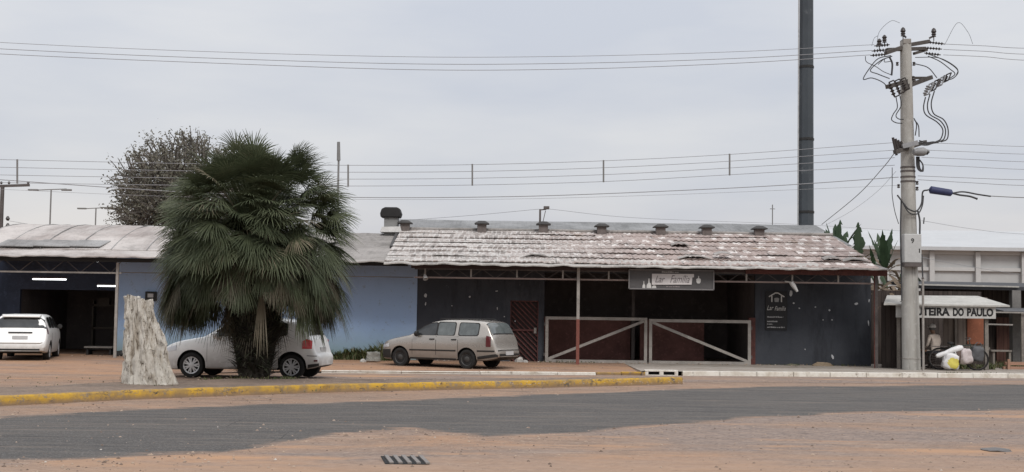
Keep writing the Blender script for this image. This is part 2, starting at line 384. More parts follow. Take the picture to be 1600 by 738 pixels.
at = road.data.attributes.new('edge', 'FLOAT', 'POINT'); at.data.foreach_set('value', ed)
b = MB(); pv = [p + Vector((0, 0, 0.004)) for p in (G(q, near(q) - 6) for q in pxs[::3])]
b.grid([[Vector((p.x, p.y, 0.004)) for p in pv], [Vector((p.x * 1.2, -20, 0.004)) for p in pv]])
struct(b.build('paved_yard', MAT_PAVE))
# pinkish block paving between the traffic island and the sidewalk
def kerb_y(x): return 34.72 + 0.135 * x
b = MB(); b.grid([[(x, kerb_y(x) + 0.2, 0.004) for x in range(-8, 32, 4)], [(x, 31.6 + 0.12 * x, 0.004) for x in range(-8, 32, 4)]])
struct(b.build('paved_lane', MAT_PAVE))
# forecourt: a slightly raised earth lot in front of the buildings
xs = [-60, -30, -20, -14, -10, -6, -2, 2, 3.6]
b = MB(); b.grid([[(x, kerb_y(x) - (1.8 if x < -6 else 0), -0.01 if x < -6 else 0.05) for x in xs], [(x, kerb_y(x) + 0.3, 0.06) for x in xs], [(x, 40, 0.12) for x in xs], [(x, 62, 0.12) for x in xs]])
struct(b.build('forecourt', MAT_EARTH))
b = MB(); xs = [3.6, 8, 14, 20, 30]
b.grid([[(x, kerb_y(x) + 0.02, 0.122) for x in xs], [(x, 41.4, 0.124) for x in xs]]); b.grid([[(x, 41.4, 0.124) for x in (11.6, 20, 45)], [(x, 70, 0.124) for x in (11.6, 20, 45)]])
b.quad((3.6, 35, 0.0), (3.6, 41.4, 0.0), (3.6, 41.4, 0.124), (3.6, 35.2, 0.122)); struct(b.build('sidewalk', MAT_WALK))
# kerbs
def kerb_run(name, x0, x1, h, mats, step=1.05, gap=0.012, wd=0.16, z0=-0.05):
    b = MB(); x = x0
    while x < x1 - 0.05:
        e = min(x + step, x1); p = Vector((x, kerb_y(x), 0)); q = Vector((e - gap, kerb_y(e - gap), 0))
        j = random.uniform(-0.012, 0.012); j2 = random.uniform(-0.008, 0.008); n = Vector((-0.135, 1, 0)).normalized() * wd
        hh = h(x) + j2
        b.prism([p + Vector((0, j, z0)), q + Vector((0, j, z0)), q + Vector((0, j + .012, hh)), p + Vector((0, j + .012, hh))], n); x = e
    return struct(b.build(name, mats, bevel=0.012))
kerb_run('sidewalk_kerb', 4.75, 30, lambda x: 0.135, MAT_KWHITE)
kerb_run('forecourt_kerb', -5.0, 2.35, lambda x: 0.075, MAT_KWHITE, 2.1)
kerb_run('forecourt_kerb', 2.35, 3.72, lambda x: 0.075 + 0.03 * (x - 2.35), MAT_YEL, 0.7)
# traffic island
fr = lin([(-500, 663), (-80, 640), (0, 635), (100, 630), (200, 625), (300, 621), (400, 617.5), (500, 614), (600, 611.5), (700, 609.5), (800, 607.5), (900, 605), (1000, 602.5), (1062, 600.5)])
fp = [G(p, fr(p)) for p in range(-500, 1063, 22)]
back = lin([(-60, 9), (-14, 23.7), (-9, 25.6), (-7.2, 29.2), (-4.0, 29.6), (-2.6, 29.3), (0, 30.0), (4.2, 31.6)])
def off(pts, d):
    o = []
    for i, p in enumerate(pts):
        t = (pts[min(i + 1, len(pts) - 1)] - pts[max(0, i - 1)]).normalized(); o.append(p + Vector((-t.y, t.x, 0)) * d)
    return o
ip = off(fp, 0.16)
rows = [[Vector((p.x, p.y, 0.150)) for p in ip]]
for t in (0.3, 0.65, 1.0):
    rows.append([Vector((p.x, p.y + t * max(0.25, back(p.x) - p.y), 0.140 + (0.05 * nz1(p.x * .8, t * 3) + .02 if t < 1 else -0.14 * (1 if p.x < -8.5 or p.x > -3 else .9)))) for p in ip])
m = M('island_earth', (0.21, 0.155, 0.12), 0.95, 0, 0.2); m.mix(m.noise(0.7, 5, 0.7, 0.42, 0.62), (0.135, 0.105, 0.085)); m.mix(m.noise(6, 5, 0.7, 0.5, 0.7), (0.27, 0.21, 0.165))
m.mix(m.noise(26, 3, 0.7, 0.58, 0.7), (0.07, 0.06, 0.05)); m.bump(m.noise(20, 4, 0.7, 0.2, 0.8), 0.6, 0.025); MAT_ISLAND = m.m
b = MB(); b.grid(rows); struct(b.build('traffic_island', MAT_ISLAND, smooth=True))
b = MB(); fine = [f_.lerp(g_, t) for f_, g_ in zip(fp, fp[1:]) for t in (0, .25, .5, .75)] + [fp[-1]]; prof = ((0, -.05), (.012, .06), (.02, .14), (.05, .165), (.155, .165), (.165, -.05)); rows = []
nrm = [p - q for p, q in zip(off(fine, 1.0), fine)]
for dn, h in prof:
    rows.append([p + n_ * (dn + (.012 * nz1(p.x * 2.3, p.y * 2.3, h * 7) + .008 * nz1(p.x * 9, h * 9))) + Vector((0, 0, h + (.010 * nz1(p.x * 1.7, dn * 5) + .007 * nz1(p.x * 8, dn * 9)) * (h > 0))) for p, n_ in zip(fine, nrm)])
b.grid(rows)
c = (fp[-1] + ip[-1]) / 2; pts = []
b.lathe(c + Vector((0, .04, 0)), [(0.14, -0.05), (0.14, 0.13), (0.11, 0.165)], 14)
struct(b.build('island_kerb', MAT_YEL, smooth=True, angle=50))

# ------------------------------------------------------------------ building materials
m = M('blue_wall_paint', (0.30, 0.415, 0.61), 0.85, 0, 0.3)
m.mix(m.noise(0.5, 4, 0.6, 0.42, 0.66), (0.33, 0.445, 0.625)); m.mix(m.noise(0.8, 6, 0.7, 0.55, 0.7, m.vec((1.6, 1, 0.6))), (0.265, 0.37, 0.545))
sepz = m.n.new('ShaderNodeSeparateXYZ'); m.l.new(m.vec(), sepz.inputs[0])
damp = m.rng(m.math('ADD', sepz.outputs['Z'], m.math('MULTIPLY', m.noise(1.1, 5, 0.7, 0, 1), -0.55)), 0.0, 0.95, 1, 0)
m.mix(m.math('MULTIPLY', damp, 0.9), (0.185, 0.25, 0.245)); m.mix(m.noise(8, 4, 0.7, 0.6, 0.72), (0.24, 0.29, 0.38)); m.bump(m.noise(15, 4, 0.6, 0.2, 0.8), 0.2, 0.01); MAT_BLUE = m.m
m = M('charcoal_wall_paint', (0.038, 0.042, 0.051), 0.8, 0, 0.3)
m.mix(m.noise(0.7, 5, 0.65, 0.42, 0.66), (0.052, 0.056, 0.066)); m.mix(m.noise(1.3, 5, 0.7, 0.52, 0.7, m.vec((2, 1, 0.5))), (0.026, 0.028, 0.034))
m.mix(m.noise(3.2, 6, 0.75, 0.68, 0.72, m.vec((1, 1, 1.3))), (0.16, 0.165, 0.17)); m.bump(m.noise(15, 4, 0.6, 0.2, 0.8), 0.2, 0.01); MAT_DARK = m.m
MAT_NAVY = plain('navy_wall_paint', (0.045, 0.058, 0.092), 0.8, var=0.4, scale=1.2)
MAT_INTERIOR = plain('dark_brown_plaster', (0.13, 0.112, 0.108), 0.9, var=0.4, scale=0.8)  # plain dark brown for the inner walls of both buildings
MAT_REDBOARD = plain('maroon_boards', (0.18, 0.082, 0.07), 0.8, var=0.45, scale=1.5)
MAT_RUSTRED = plain('rust_red_steel', (0.105, 0.035, 0.028), 0.7, var=0.5, scale=2.5)
MAT_GREYSTEEL = plain('weathered_grey_steel', (0.30, 0.275, 0.25), 0.75, var=0.35, scale=3)
MAT_DIMSTEEL = plain('dull_dark_steel', (0.10, 0.085, 0.08), 0.7, var=0.4, scale=3)
MAT_BLACKSTEEL = plain('black_steel', (0.018, 0.017, 0.017), 0.6, var=0.3, scale=3)
MAT_CONCRETE = plain('raw_concrete', (0.29, 0.27, 0.245), 0.9, var=0.3, scale=1.6, bump=0.3)
# bar roof: old sheets with flaking white and pink paint
def roof_mat(name, base, alt, kind):
    m = M(name, base, 0.92, 0, 0.2); v = m.vec((1, 1, 1))
    m.mix(m.noise(0.5, 5, 0.7, 0.42, 0.64), alt); m.mix(m.noise(3.5, 6, 0.75, 0.48, 0.7), tuple(c * 0.62 for c in base))
    if kind == 'bar':
        sp = m.n.new('ShaderNodeSeparateXYZ'); m.l.new(v, sp.inputs[0])
        east = m.rng(m.math('ADD', sp.outputs['X'], m.noise(0.6, 4, 0.7, 0, 1)), -0.5, 5.5)
        m.mix(m.math('MULTIPLY', east, 0.8), (0.335, 0.265, 0.24)); m.mix(m.noise(1.3, 5, 0.7, 0.5, 0.68, m.vec((1.2, 0.6, 1))), (0.25, 0.215, 0.20))
        m.mix(m.noise(0.9, 5, 0.7, 0.60, 0.68, m.vec(loc=(3, 3, 3))), (0.26, 0.19, 0.14))
        jit = m.n.new('ShaderNodeVectorMath'); jit.operation = 'ADD'; nzc = m.n.new('ShaderNodeTexNoise'); nzc.inputs['Scale'].default_value = 1.2
        m.l.new(v, nzc.inputs['Vector']); sc = m.n.new('ShaderNodeVectorMath'); sc.operation = 'SCALE'; sc.inputs['Scale'].default_value = 0.22
        m.l.new(nzc.outputs['Color'], sc.inputs[0]); m.l.new(v, jit.inputs[0]); m.l.new(sc.outputs[0], jit.inputs[1]); jv = jit.outputs[0]
        sq = m.n.new('ShaderNodeVectorMath'); sq.operation = 'MULTIPLY'; sq.inputs[1].default_value = (1, 0.25, 1); m.l.new(jv, sq.inputs[0]); jq = sq.outputs[0]
        # broken white strokes along and across the sheets (west end) ...
        f1, c1_ = m.brick(jq, 0.42, 0.15, 0.026, 0.37, 0.02); f2, c2 = m.brick(jq, 0.17, 0.23, 0.020, 0.61, 0.02)
        keep = m.noise(5.0, 3, 0.6, 0.42, 0.54, m.vec((1.2, 0.4, 1), loc=(2, 2, 2)))
        west = m.math('MULTIPLY', m.math('MULTIPLY', m.math('MAXIMUM', f1, f2), m.rng(keep, 0, 1, 0.4, 1)), m.rng(east, 0.2, 0.9, 1, 0))
        m.mix(m.math('MULTIPLY', west, 0.75), (0.53, 0.51, 0.485))
        m.mix(m.math('MULTIPLY', m.math('MULTIPLY', m.math('LESS_THAN', m.rng(c2, 0, 1), 0.3), m.rng(east, 0.2, 0.9, 1, 0)), 0.5), (0.13, 0.115, 0.105))
        # ... and short white dabs in rows (east end)
        s2_ = m.n.new('ShaderNodeVectorMath'); s2_.operation = 'MULTIPLY'; s2_.inputs[1].default_value = (1, 0.5, 1); m.l.new(jv, s2_.inputs[0])
        f3, c3 = m.brick(s2_.outputs[0], 0.44, 0.42, 0.105, 0.5, 0.0); f5, c5 = m.brick(jq, 0.13, 0.05, 0.004, 0.5, 0.0)
        dab = m.math('MULTIPLY', m.math('MULTIPLY', m.math('LESS_THAN', f3, 0.5), m.math('LESS_THAN', m.rng(c3, 0, 1), 0.62)), m.noise(7.0, 3, 0.6, 0.36, 0.46, m.vec((1, .5, 1), loc=(9, 1, 0))))
        m.mix(m.math('MULTIPLY', dab, m.rng(east, 0.0, 0.7, 0.25, 0.85)), (0.60, 0.56, 0.53))
        m.mix(m.math('MULTIPLY', m.math('GREATER_THAN', m.rng(c5, 0, 1), 0.74), m.rng(east, 0.0, 0.7, 0.3, 0.6)), (0.20, 0.145, 0.125))
        dk, _ = m.brick(m.vec(loc=(0.1, 0.05, 0)), 0.98, 0.93, 0.03, 0.5, 0.1); m.mix(m.math('MULTIPLY', m.math('MULTIPLY', dk, 0.7), m.noise(1.5, 3, 0.6, 0.45, 0.6)), (0.06, 0.055, 0.052))
    else:
        m.mix(m.noise(1.1, 6, 0.7, 0.5, 0.68, m.vec((1.6, 0.35, 1))), tuple(c * 0.7 for c in alt))
        m.mix(m.noise(0.35, 4, 0.6, 0.5, 0.62, m.vec(loc=(4, 2, 7))), tuple(min(1, c * 1.15) for c in base))
        m.mix(m.noise(9, 4, 0.7, 0.55, 0.75), tuple(c * 0.6 for c in base))
    if kind != 'flat':
        wv = m.wave(v, 2.8 if kind == 'bar' else 1.8); m.bump(wv, 0.35, 0.04)
    m.bump(m.noise(9, 4, 0.7, 0.2, 0.8), 0.3, 0.02); return m.m
MAT_ROOF_BAR = roof_mat('flaking_painted_roof_sheet', (0.36, 0.32, 0.295), (0.30, 0.265, 0.245), 'bar')
MAT_ROOF_VAULT = roof_mat('pale_vault_sheet', (0.40, 0.37, 0.35), (0.33, 0.285, 0.265), 'flat')
MAT_ROOF_OLD = roof_mat('old_fibre_cement', (0.27, 0.25, 0.235), (0.21, 0.195, 0.18), 'old')
MAT_ROOF_GREY = roof_mat('grey_corrugated_sheet', (0.22, 0.22, 0.22), (0.18, 0.18, 0.178), 'old')
MAT_PATCH = roof_mat('grey_patch_sheet', (0.26, 0.255, 0.25), (0.22, 0.21, 0.205), 'old')
M.world = False
MAT_WHITELAMP = M('fluorescent_glow', (0.9, 0.9, 0.9), 0.5)
MAT_WHITELAMP.b.inputs['Emission Color'].default_value = (0.95, 0.98, 1, 1); MAT_WHITELAMP.b.inputs['Emission Strength'].default_value = 3.0; MAT_WHITELAMP = MAT_WHITELAMP.m

# ------------------------------------------------------------------ building helpers
YW, YP = 41.2, 39.6
def wave_roof(name, x0, x1, prof, mat, parent, nx=140, amp=0.02, seed=0, th=0.035, eave_wob=0.03, step=0.0):
    """roof sheet over a profile of (Y, z) points; a ragged, slightly sagging lower edge"""
    rows = []
    for i, (y, z) in enumerate(prof):
        row = []
        for k in range(nx + 1):
            x = x0 + (x1 - x0) * k / nx
            e = eave_wob * (1 if i == 0 else 0.25 if i == 1 else 0)
            dz = amp * nz1(x * 0.7, y * 0.9, seed) + 0.35 * amp * nz1(x * 3.3, y * 2.1, seed + 4)
            row.append((x, y + e * (nz1(x * 1.4, seed, 9) + 0.6 * nz1(x * 5.0, seed, 3)), z + dz + e * 0.8 * nz1(x * 2.2, 1, seed)))
        rows.append(row)
    b = MB(); b.slab(rows, th); return b.build(name, mat, parent, smooth=True, angle=35)
def course_roof(name, x0, x1, y0, z0, y1, z1, n, mat, parent, nx=170):
    """n overlapping courses of sheets, each lifted at its lower edge"""
    b = MB()
    for c in range(n):
        ta, tb = c / n, min(1.0, (c + 1) / n + 0.03); ya, yb = y0 + (y1 - y0) * ta, y0 + (y1 - y0) * tb
        za, zb = z0 + (z1 - z0) * ta + (0.045 if c else 0.02), z0 + (z1 - z0) * tb + 0.008
        rows = []
        for i in range(3):
            t = i / 2; row = []
            for k in range(nx + 1):
                x = x0 + (x1 - x0) * k / nx; cell = math.floor(x / 0.98 + 0.5 * (c % 2))
                lift = 0.03 * nz1(cell * 1.7, c * 2.3) * (1 - t); sag = 0.035 * nz1(x * 0.35, ya * 0.4)
                ee = (0.05 * nz1(x * 1.1, 4) + 0.035 * nz1(x * 4.7, 8)) * (1 - t) * (1.0 if c == 0 else 0.5)
                row.append((x, ya + (yb - ya) * t + ee, za + (zb - za) * t + lift + sag + 0.012 * math.cos(x * 35) * (1 if c else 1)))
            rows.append(row)
        b.slab(rows, 0.018)
    return b.build(name, mat, parent, smooth=True, angle=30)
def truss(x0, x1, zb, zt, y, parent, panel=0.75, mat_b=None, upr=1.4, off=0.0):
    b = MB(); b.bar((x0, y, zb), (x1, y, zb), 0.05); b.build('truss_chord', mat_b or MAT_GREYSTEEL, parent)
    b = MB(); b.bar((x0, y, zt), (x1, y, zt), 0.06); b.build('truss_chord', MAT_DIMSTEEL, parent)
    b = MB(); x = x0 + 0.1; up = False
    while x < x1 - 0.3:
        z0, z1 = (zb, zt) if not up else (zt, zb); b.bar((x, y + .01, z0), (min(x + panel / 2, x1), y + .01, z1), 0.018); x += panel / 2; up = not up
    b.build('truss_lacing', MAT_DIMSTEEL, parent)
    x = x0 + off
    while x < x1: MB().bar((x, y - .012, zb + .02), (x, y - .012, zt), 0.05).build('truss_upright', MAT_GREYSTEEL, parent); x += upr

# ------------------------------------------------------------------ blue workshop
ws = thing('workshop_building', (-11, YW, 0.1), 'long blue painted workshop with a pale vaulted roof and an open dark garage bay', 'building')
XO0, XO1, XB = -18.2, X(180, YW, 500), X(651, YW, 500)
for p_, q_ in (((XO1, YW, 0), (XB, YW + .2, 3.35)), ((-24, YW, 0), (XO0, YW + .2, 3.3)), ((XO1, YW + .2, 0), (XO1 + .2, 49, 3.5)), ((XO0 - .2, YW + .2, 0), (XO0, 49, 3.5)), ((XB - .2, YW + .2, 0), (XB, 49, 3.45))): MB().box(p_, q_).build('wall', MAT_BLUE, ws)
yi = YW + 1.7; xd0, xd1, zd = X(30, yi, 500), X(179, yi, 500), Z(100, 453, yi)
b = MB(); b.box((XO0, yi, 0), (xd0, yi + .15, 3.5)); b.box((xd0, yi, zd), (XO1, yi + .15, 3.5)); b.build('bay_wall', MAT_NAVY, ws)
b = MB(); b.box((XO0, 47.5, 0), (XO1, 47.7, 3.6)); b.box((xd0 - .2, yi + .15, 0), (xd0, 47.5, 3.4)); b.box((xd0, yi + .15, 3.15), (XO1, 47.5, 3.25)); b.build('interior_wall', MAT_INTERIOR, ws)
b = MB()   # a faint shelf and frame inside the bay
b.box((-14.9, 45.6, 1.7), (-13.6, 45.9, 1.76)); b.box((-14.9, 45.6, 0.9), (-13.6, 45.9, 0.96)); b.box((-14.9, 45.6, 0.12), (-14.84, 45.9, 1.9)); b.box((-13.66, 45.6, 0.12), (-13.6, 45.9, 1.9))
b.box((-14.7, 45.62, 1.76), (-14.3, 45.85, 2.0)); b.box((-14.1, 45.62, .96), (-13.8, 45.85, 1.25)); b.build('shelf', plain('old_shelf_wood', (0.09, 0.075, 0.06)), ws)
# vaulted roof
XV0, XV1 = X(40, 45, 352), -9.3
vprof = [(40.3, 3.48)] + [(40.3 + 4.9 * t, 3.48 + 1.06 * math.sin(t * math.pi / 2) ** 0.9) for t in (0.12, 0.25, 0.4, 0.55, 0.7, 0.85, 1.0)] + [(46.8, 4.42), (49, 3.9)]
wave_roof('roof', XV0, XV1, vprof, MAT_ROOF_VAULT, ws, nx=60, amp=0.035, seed=2, eave_wob=0.0)
b = MB()
for x in [XV0 + 0.03 + 1.12 * i for i in range(7)]:
    b.tube([(x, y, z + 0.006) for y, z in vprof[:9]], 0.016, 5)
b.build('roof_seam', MAT_PATCH, ws)
b = MB(); b.prism([(XV0 + .05, y, z - .04) for y, z in vprof] + [(XV0 + .05, 49, 3.2), (XV0 + .05, 40.3, 3.2)], (0.1, 0, 0)); b.build('gable_wall', MAT_CONCRETE, ws)
wave_roof('eave_sheet', -24, XV1 + .3, [(39.15, 3.22), (40.0, 3.38), (40.75, 3.56)], MAT_ROOF_VAULT, ws, nx=120, amp=0.03, seed=5, eave_wob=0.05)
for (pa, pb, yy, zz) in ((-2, 56, 40.5, 3.63), (55, 112, 40.55, 3.645), (110, 158, 40.6, 3.655)):
    xa, xb = X(pa, 40.5, 380), X(pb, 40.5, 380)
    b = MB(); b.slab([[(xa, yy - .25, zz - .06), (xb, yy - .25, zz - .07)], [(xa + .1, yy + .5, zz + .17), (xb + .12, yy + .5, zz + .15)]], 0.03); b.build('patch_sheet', MAT_PATCH, ws)
wave_roof('flat_roof', XV1 + .02, -3.75, [(39.15, 3.2), (40.6, 3.5), (42.8, 3.95), (45.1, 4.42), (49, 3.6)], MAT_ROOF_OLD, ws, nx=80, amp=0.04, seed=8, eave_wob=0.06)
b = MB(); b.bar((-24, 39.5, 3.12), (-3.2, 39.5, 3.12), 0.06, 0.12); b.build('eave_beam', MAT_BLACKSTEEL, ws)
truss(-22, X(190, YP, 420), Z(90, 425.5, YP), Z(90, 406, YP), YP + .02, ws, 0.95, upr=6)
b = MB(); b.bar((X(190, YP, 420), YP + .02, 2.75), (XB, YP + .02, 2.72), 0.03); b.build('eave_rail', MAT_DIMSTEEL, ws)
b = MB(); b.bar((X(182, YP, 480), YP, 0.1), (X(182, YP, 480), YP, 3.05), 0.08); b.build('post', MAT_GREYSTEEL, ws)
def lamp_tube(px0, px1, py, Y, label):
    a, c = P(px0, py, Y), P(px1, py, Y); z = (a.z + c.z) / 2
    t = thing('fluorescent_lamp', (a.x, Y, z), label, 'lamp', 'lit tube lamps in the garage bay')
    MB().box((a.x, Y, z + .02), (c.x, Y + .08, z + .07)).build('housing', MAT_DIMSTEEL, t)
    MB().tube([(a.x + .02, Y + .02, z), (c.x - .02, Y + .02, z)], 0.024, 8).build('tube', MAT_WHITELAMP, t)
lamp_tube(50, 104, 436.5, 41.6, 'longer lit white fluorescent tube above the white van in the garage bay')
lamp_tube(151, 183, 447, 41.9, 'shorter lit white fluorescent tube near the blue wall of the garage bay')
p = P(153, 407, 39.9); t = thing('bulb_lamp', p, 'small round lit bulb hung under the eave at the garage truss', 'lamp')
MB().lathe(p, [(0.012, -.055), (.045, -.04), (.06, 0), (.045, .04), (.02, .07)], 12).build('bulb', MAT_WHITELAMP, t, smooth=True); MB().tube([p + Vector((0, 0, .06)), p + Vector((0, 0, .2))], .01, 6).build('socket', MAT_BLACKSTEEL, t)

# ------------------------------------------------------------------ charcoal bar building
bb = thing('bar_building', (4.2, YW, 0.12), 'charcoal painted bar with an open front under a patchy white and pink roof', 'building')
xo0, xo1, xe = X(850, YW, 520), X(1180, YW, 520), X(1361, YW, 520)
dx0, dx1, dz = X(797, YW, 520), X(841, YW, 520), Z(815, 470, YW)
b = MB(); b.box((XB + .003, YW - .004, 0), (dx0, YW + .2, 3.3)); b.box((dx0, YW - .004, dz), (dx1, YW + .2, 3.3)); b.box((dx1, YW - .004, 0), (xo0, YW + .2, 3.3))
b.build('wall', MAT_DARK, bb); b = MB(); b.box((xo1, YW, 0), (xe, YW + .2, 3.3)); b.build('wall', MAT_DARK, bb)
b = MB(); b.box((xe - .2, YW + .2, 0), (xe, 48, 3.5)); b.box((xo1, YW + .2, 0), (xo1 + .2, 46.5, 3.4)); b.box((xo0 - .2, YW + .2, 0), (xo0, 46.5, 3.4)); b.box((-3.05, 46.5, 0), (xe - .2, 46.7, 4.3)); b.build('interior_wall', MAT_INTERIOR, bb)
b = MB(); b.box((xo0, 43.6, 0.1), (X(985, 43.6, 520), 43.7, 1.55)); b.box((X(1000, 43.6, 520), 43.6, 0.1), (X(1100, 43.6, 520), 43.7, 1.5)); b.build('low_partition', MAT_REDBOARD, bb)
b = MB(); b.bar((X(989, 43.4, 520), 43.4, .1), (X(989, 43.4, 520), 43.4, 3.3), .11); b.build('inner_post', MAT_DIMSTEEL, bb)
b = MB(); b.box((xo0, YW + .1, 2.98), (xo1, YW + .2, 3.4)); b.build('lintel', MAT_DARK, bb)
b = MB(); b.box((xo0, YW, 0.1), (xo1, 46.5, 0.128)); b.build('bar_floor', plain('dusty_tile_floor', (0.24, 0.19, 0.16), scale=1.2), bb)
b = MB(); b.box((X(1172, YW) - .05, YW - .05, .1), (X(1180, YW), YW + .1, 1.62)); b.build('door_jamb', MAT_RUSTRED, bb)
# paint chips that show pale plaster
MAT_CHIP = plain('bare_pale_plaster', (0.50, 0.51, 0.52), 0.9, var=0.2)
def chip(px, py, rx, ry, rot=0.0):
    c = P(px, py, YW - 0.012); k = 9; poly = []
    for i in range(k):
        t = 2 * math.pi * i / k; r = 1 + 0.45 * nz1(px * .31 + i * 1.7, py * .2); u, v_ = .62 * rx * r * math.cos(t), .62 * ry * r * math.sin(t)
        poly.append((c.x + u * math.cos(rot) - v_ * math.sin(rot), c.y, c.z + u * math.sin(rot) + v_ * math.cos(rot)))
    MB().prism(poly, (0, .005, 0)).build('bare_patch', MAT_CHIP, bb)
for a in ((665, 462, .08, .09), (665, 475, .03, .1), (734, 464, .05, .05), (776, 455, .07, .025), (777, 482, .02, .08), (788, 495, .03, .03), (1301, 558, .05, .13), (1258, 546, .02, .04), (1236, 459, .07, .17), (1240, 474, .05, .04), (1249, 482, .05, .04), (1338, 475, .09, .06), (1274, 480, .04, .03), (1296, 485, .05, .05), (1286, 500, .03, .03), (1300, 500, .04, .03), (1364 - 6, 470, .03, .1), (1357, 505, .03, .15), (805, 502, .03, .04), (770, 540, .03, .03), (706, 478, .03, .02)): chip(*a, rot=random.uniform(-.4, .4))
# grille door
dr = MB().box((dx0 + .04, YW + .1, .1), (dx1 - .04, YW + .14, dz - .04)).build('door', plain('near_black_door', (.028, .014, .013)), bb); MAT_GRIL = plain('red_door_grille', (.105, .036, .032), var=.5)
b = MB()
for (a, c) in (((dx0, .1), (dx0, dz)), ((dx1, .1), (dx1, dz)), ((dx0, dz), (dx1, dz)), ((dx0, 1.12), (dx1, 1.12))): b.bar((a[0], YW + .04, a[1]), (c[0], YW + .04, c[1]), .06)
b.build('door_frame', MAT_GRIL, dr)
b = MB(); wdt = dx1 - dx0; hgt = dz - .1; s_ = 0.17; n_ = int((wdt + hgt) / s_)
for i in range(1, n_):
    c = -wdt + i * s_; xa, xb = max(0, -c), min(wdt, hgt - c)
    if xb > xa + .02: b.bar((dx1 - xa, YW + .06, .1 + c + xa), (dx1 - xb, YW + .06, .1 + c + xb), .036)
b.build('door_grille', MAT_GRIL, dr)
MB().box((dx1 - .14, YW + .0, 1.02), (dx1 - .06, YW + .04, 1.2)).build('lock', MAT_GREYSTEEL, dr)
MAT_EAVE = plain('pale_eave_sheet', (.40, .375, .35), .9, var=.45, scale=1.6, bump=.3)
# roof
XR0, XR1 = -3.9, 11.42
course_roof('roof', XR0, XR1 - .15, 39.2, 3.2, 45.0, 4.53, 7, MAT_ROOF_BAR, bb)
wave_roof('rear_roof', XR0, XR1 - .2, [(45.0, 4.53), (47, 4.1), (49, 3.6)], MAT_ROOF_OLD, bb, nx=50, eave_wob=0)
wave_roof('eave_sheet', XR0, 9.5, [(39.02, 3.13), (39.5, 3.27), (39.75, 3.345)], MAT_EAVE, bb, nx=120, amp=.035, seed=13, eave_wob=.06)
wave_roof('eave_sheet', 9.4, X(1386, 39.3, 418), [(39.05, 3.16), (40.2, 3.32), (40.6, 3.36)], MAT_ROOF_OLD, bb, nx=40, amp=.02, seed=3, eave_wob=.03)
b = MB(); b.tube([(x, 45.0 + .02, 4.575 + .02 * nz1(x, 2)) for x in [XR0 + .4 * i for i in range(39)]], .06, 8); b.build('ridge_cap', MAT_ROOF_OLD, bb, smooth=True)
b = MB()
for (px, py, l, h) in ((838, 402, .5, .09), (1062, 383, .3, .07), (1085, 404, .55, .09), (1130, 398, .3, .05), (1335, 408, .4, .06), (1300, 405, .3, .05), (655, 404, .35, .04)):
    b = MB(); g = P(px, py, 40.6); y = 40.2 if py > 395 else 42.3; g = P(px, py, y)
    b.slab([[(g.x - l, y - .2, g.z - .02), (g.x - l * .3, y - .22, g.z + h), (g.x + l * .4, y - .2, g.z + h * .7), (g.x + l, y - .18, g.z - .02)], [(g.x - l * .9, y + .3, g.z + .06), (g.x - l * .2, y + .3, g.z + .13), (g.x + l * .4, y + .3, g.z + .12), (g.x + l * .9, y + .3, g.z + .07)]], .025); b.build('lifted_sheet', MAT_ROOF_OLD, bb)
b = MB(); b.bar((-3.1, 39.55, 3.08), (xo1 - .2, 39.55, 3.08), .07, .14); b.build('eave_beam', plain('dark_red_beam', (.05, .028, .026)), bb)
b = MB(); b.bar((X(1165, 39.5, 425), 39.5, 3.07), (X(1386, 39.5, 422), 39.5, 3.06), .1, .2); b.build('fascia_beam', MAT_RUSTRED, bb)
truss(-3.0, X(1367, YP, 440), 2.725, 3.0, YP + .02, bb, 0.8, upr=1.42, off=.33, mat_b=plain('pinkish_old_steel', (.26, .20, .18)))
xp = X(903, YP - .08, 500)
b = MB(); b.bar((xp, YP - .08, 1.5), (xp, YP - .08, 3.1), .09); b.build('post', MAT_GREYSTEEL, bb)
b = MB(); b.bar((xp, YP - .08, .1), (xp, YP - .08, 1.5), .1); b.build('post', plain('faded_red_paint', (.185, .062, .046), scale=2), bb)
b = MB(); xq = X(1369, YP, 500); b.bar((xq, YP, .1), (xq, YP, 3.0), .09); b.build('post', MAT_DIMSTEEL, bb)
b = MB(); b.bar((xq - .06, YP - .02, .1), (xq - .06, YP - .02, 3.0), .03); b.build('post_strip', MAT_RUSTRED, bb)
# vents along the ridge
MAT_VENT = plain('sooty_vent_brick', (.15, .125, .115), var=.4, scale=4); MAT_VCAP = plain('dark_vent_cap', (.045, .042, .04))
for px, py in ((633, 353), (753, 354), (849, 355), (940, 358), (1032, 359), (1104, 360), (1186, 362)):
    c = P(px, py, 44.75); x = c.x
    v_ = MB().box((x - .16, 44.58, 4.35), (x + .16, 44.9, c.z + .07)).build('roof_vent', MAT_VENT, bb)
    b = MB(); b.lathe((x, 44.74, c.z + .07), [(.36, 0), (.36, .03), (.16, .12), (.02, .13)], 4); o = b.build('vent_cap', MAT_VCAP, v_); 
    for vv_ in o.data.vertices:
        q = Matrix.Rotation(R(45), 3, 'Z') @ (vv_.co - Vector((x, 44.74, 0)) + world_loc(v_)); vv_.co = q + Vector((x, 44.74, 0)) - world_loc(v_)
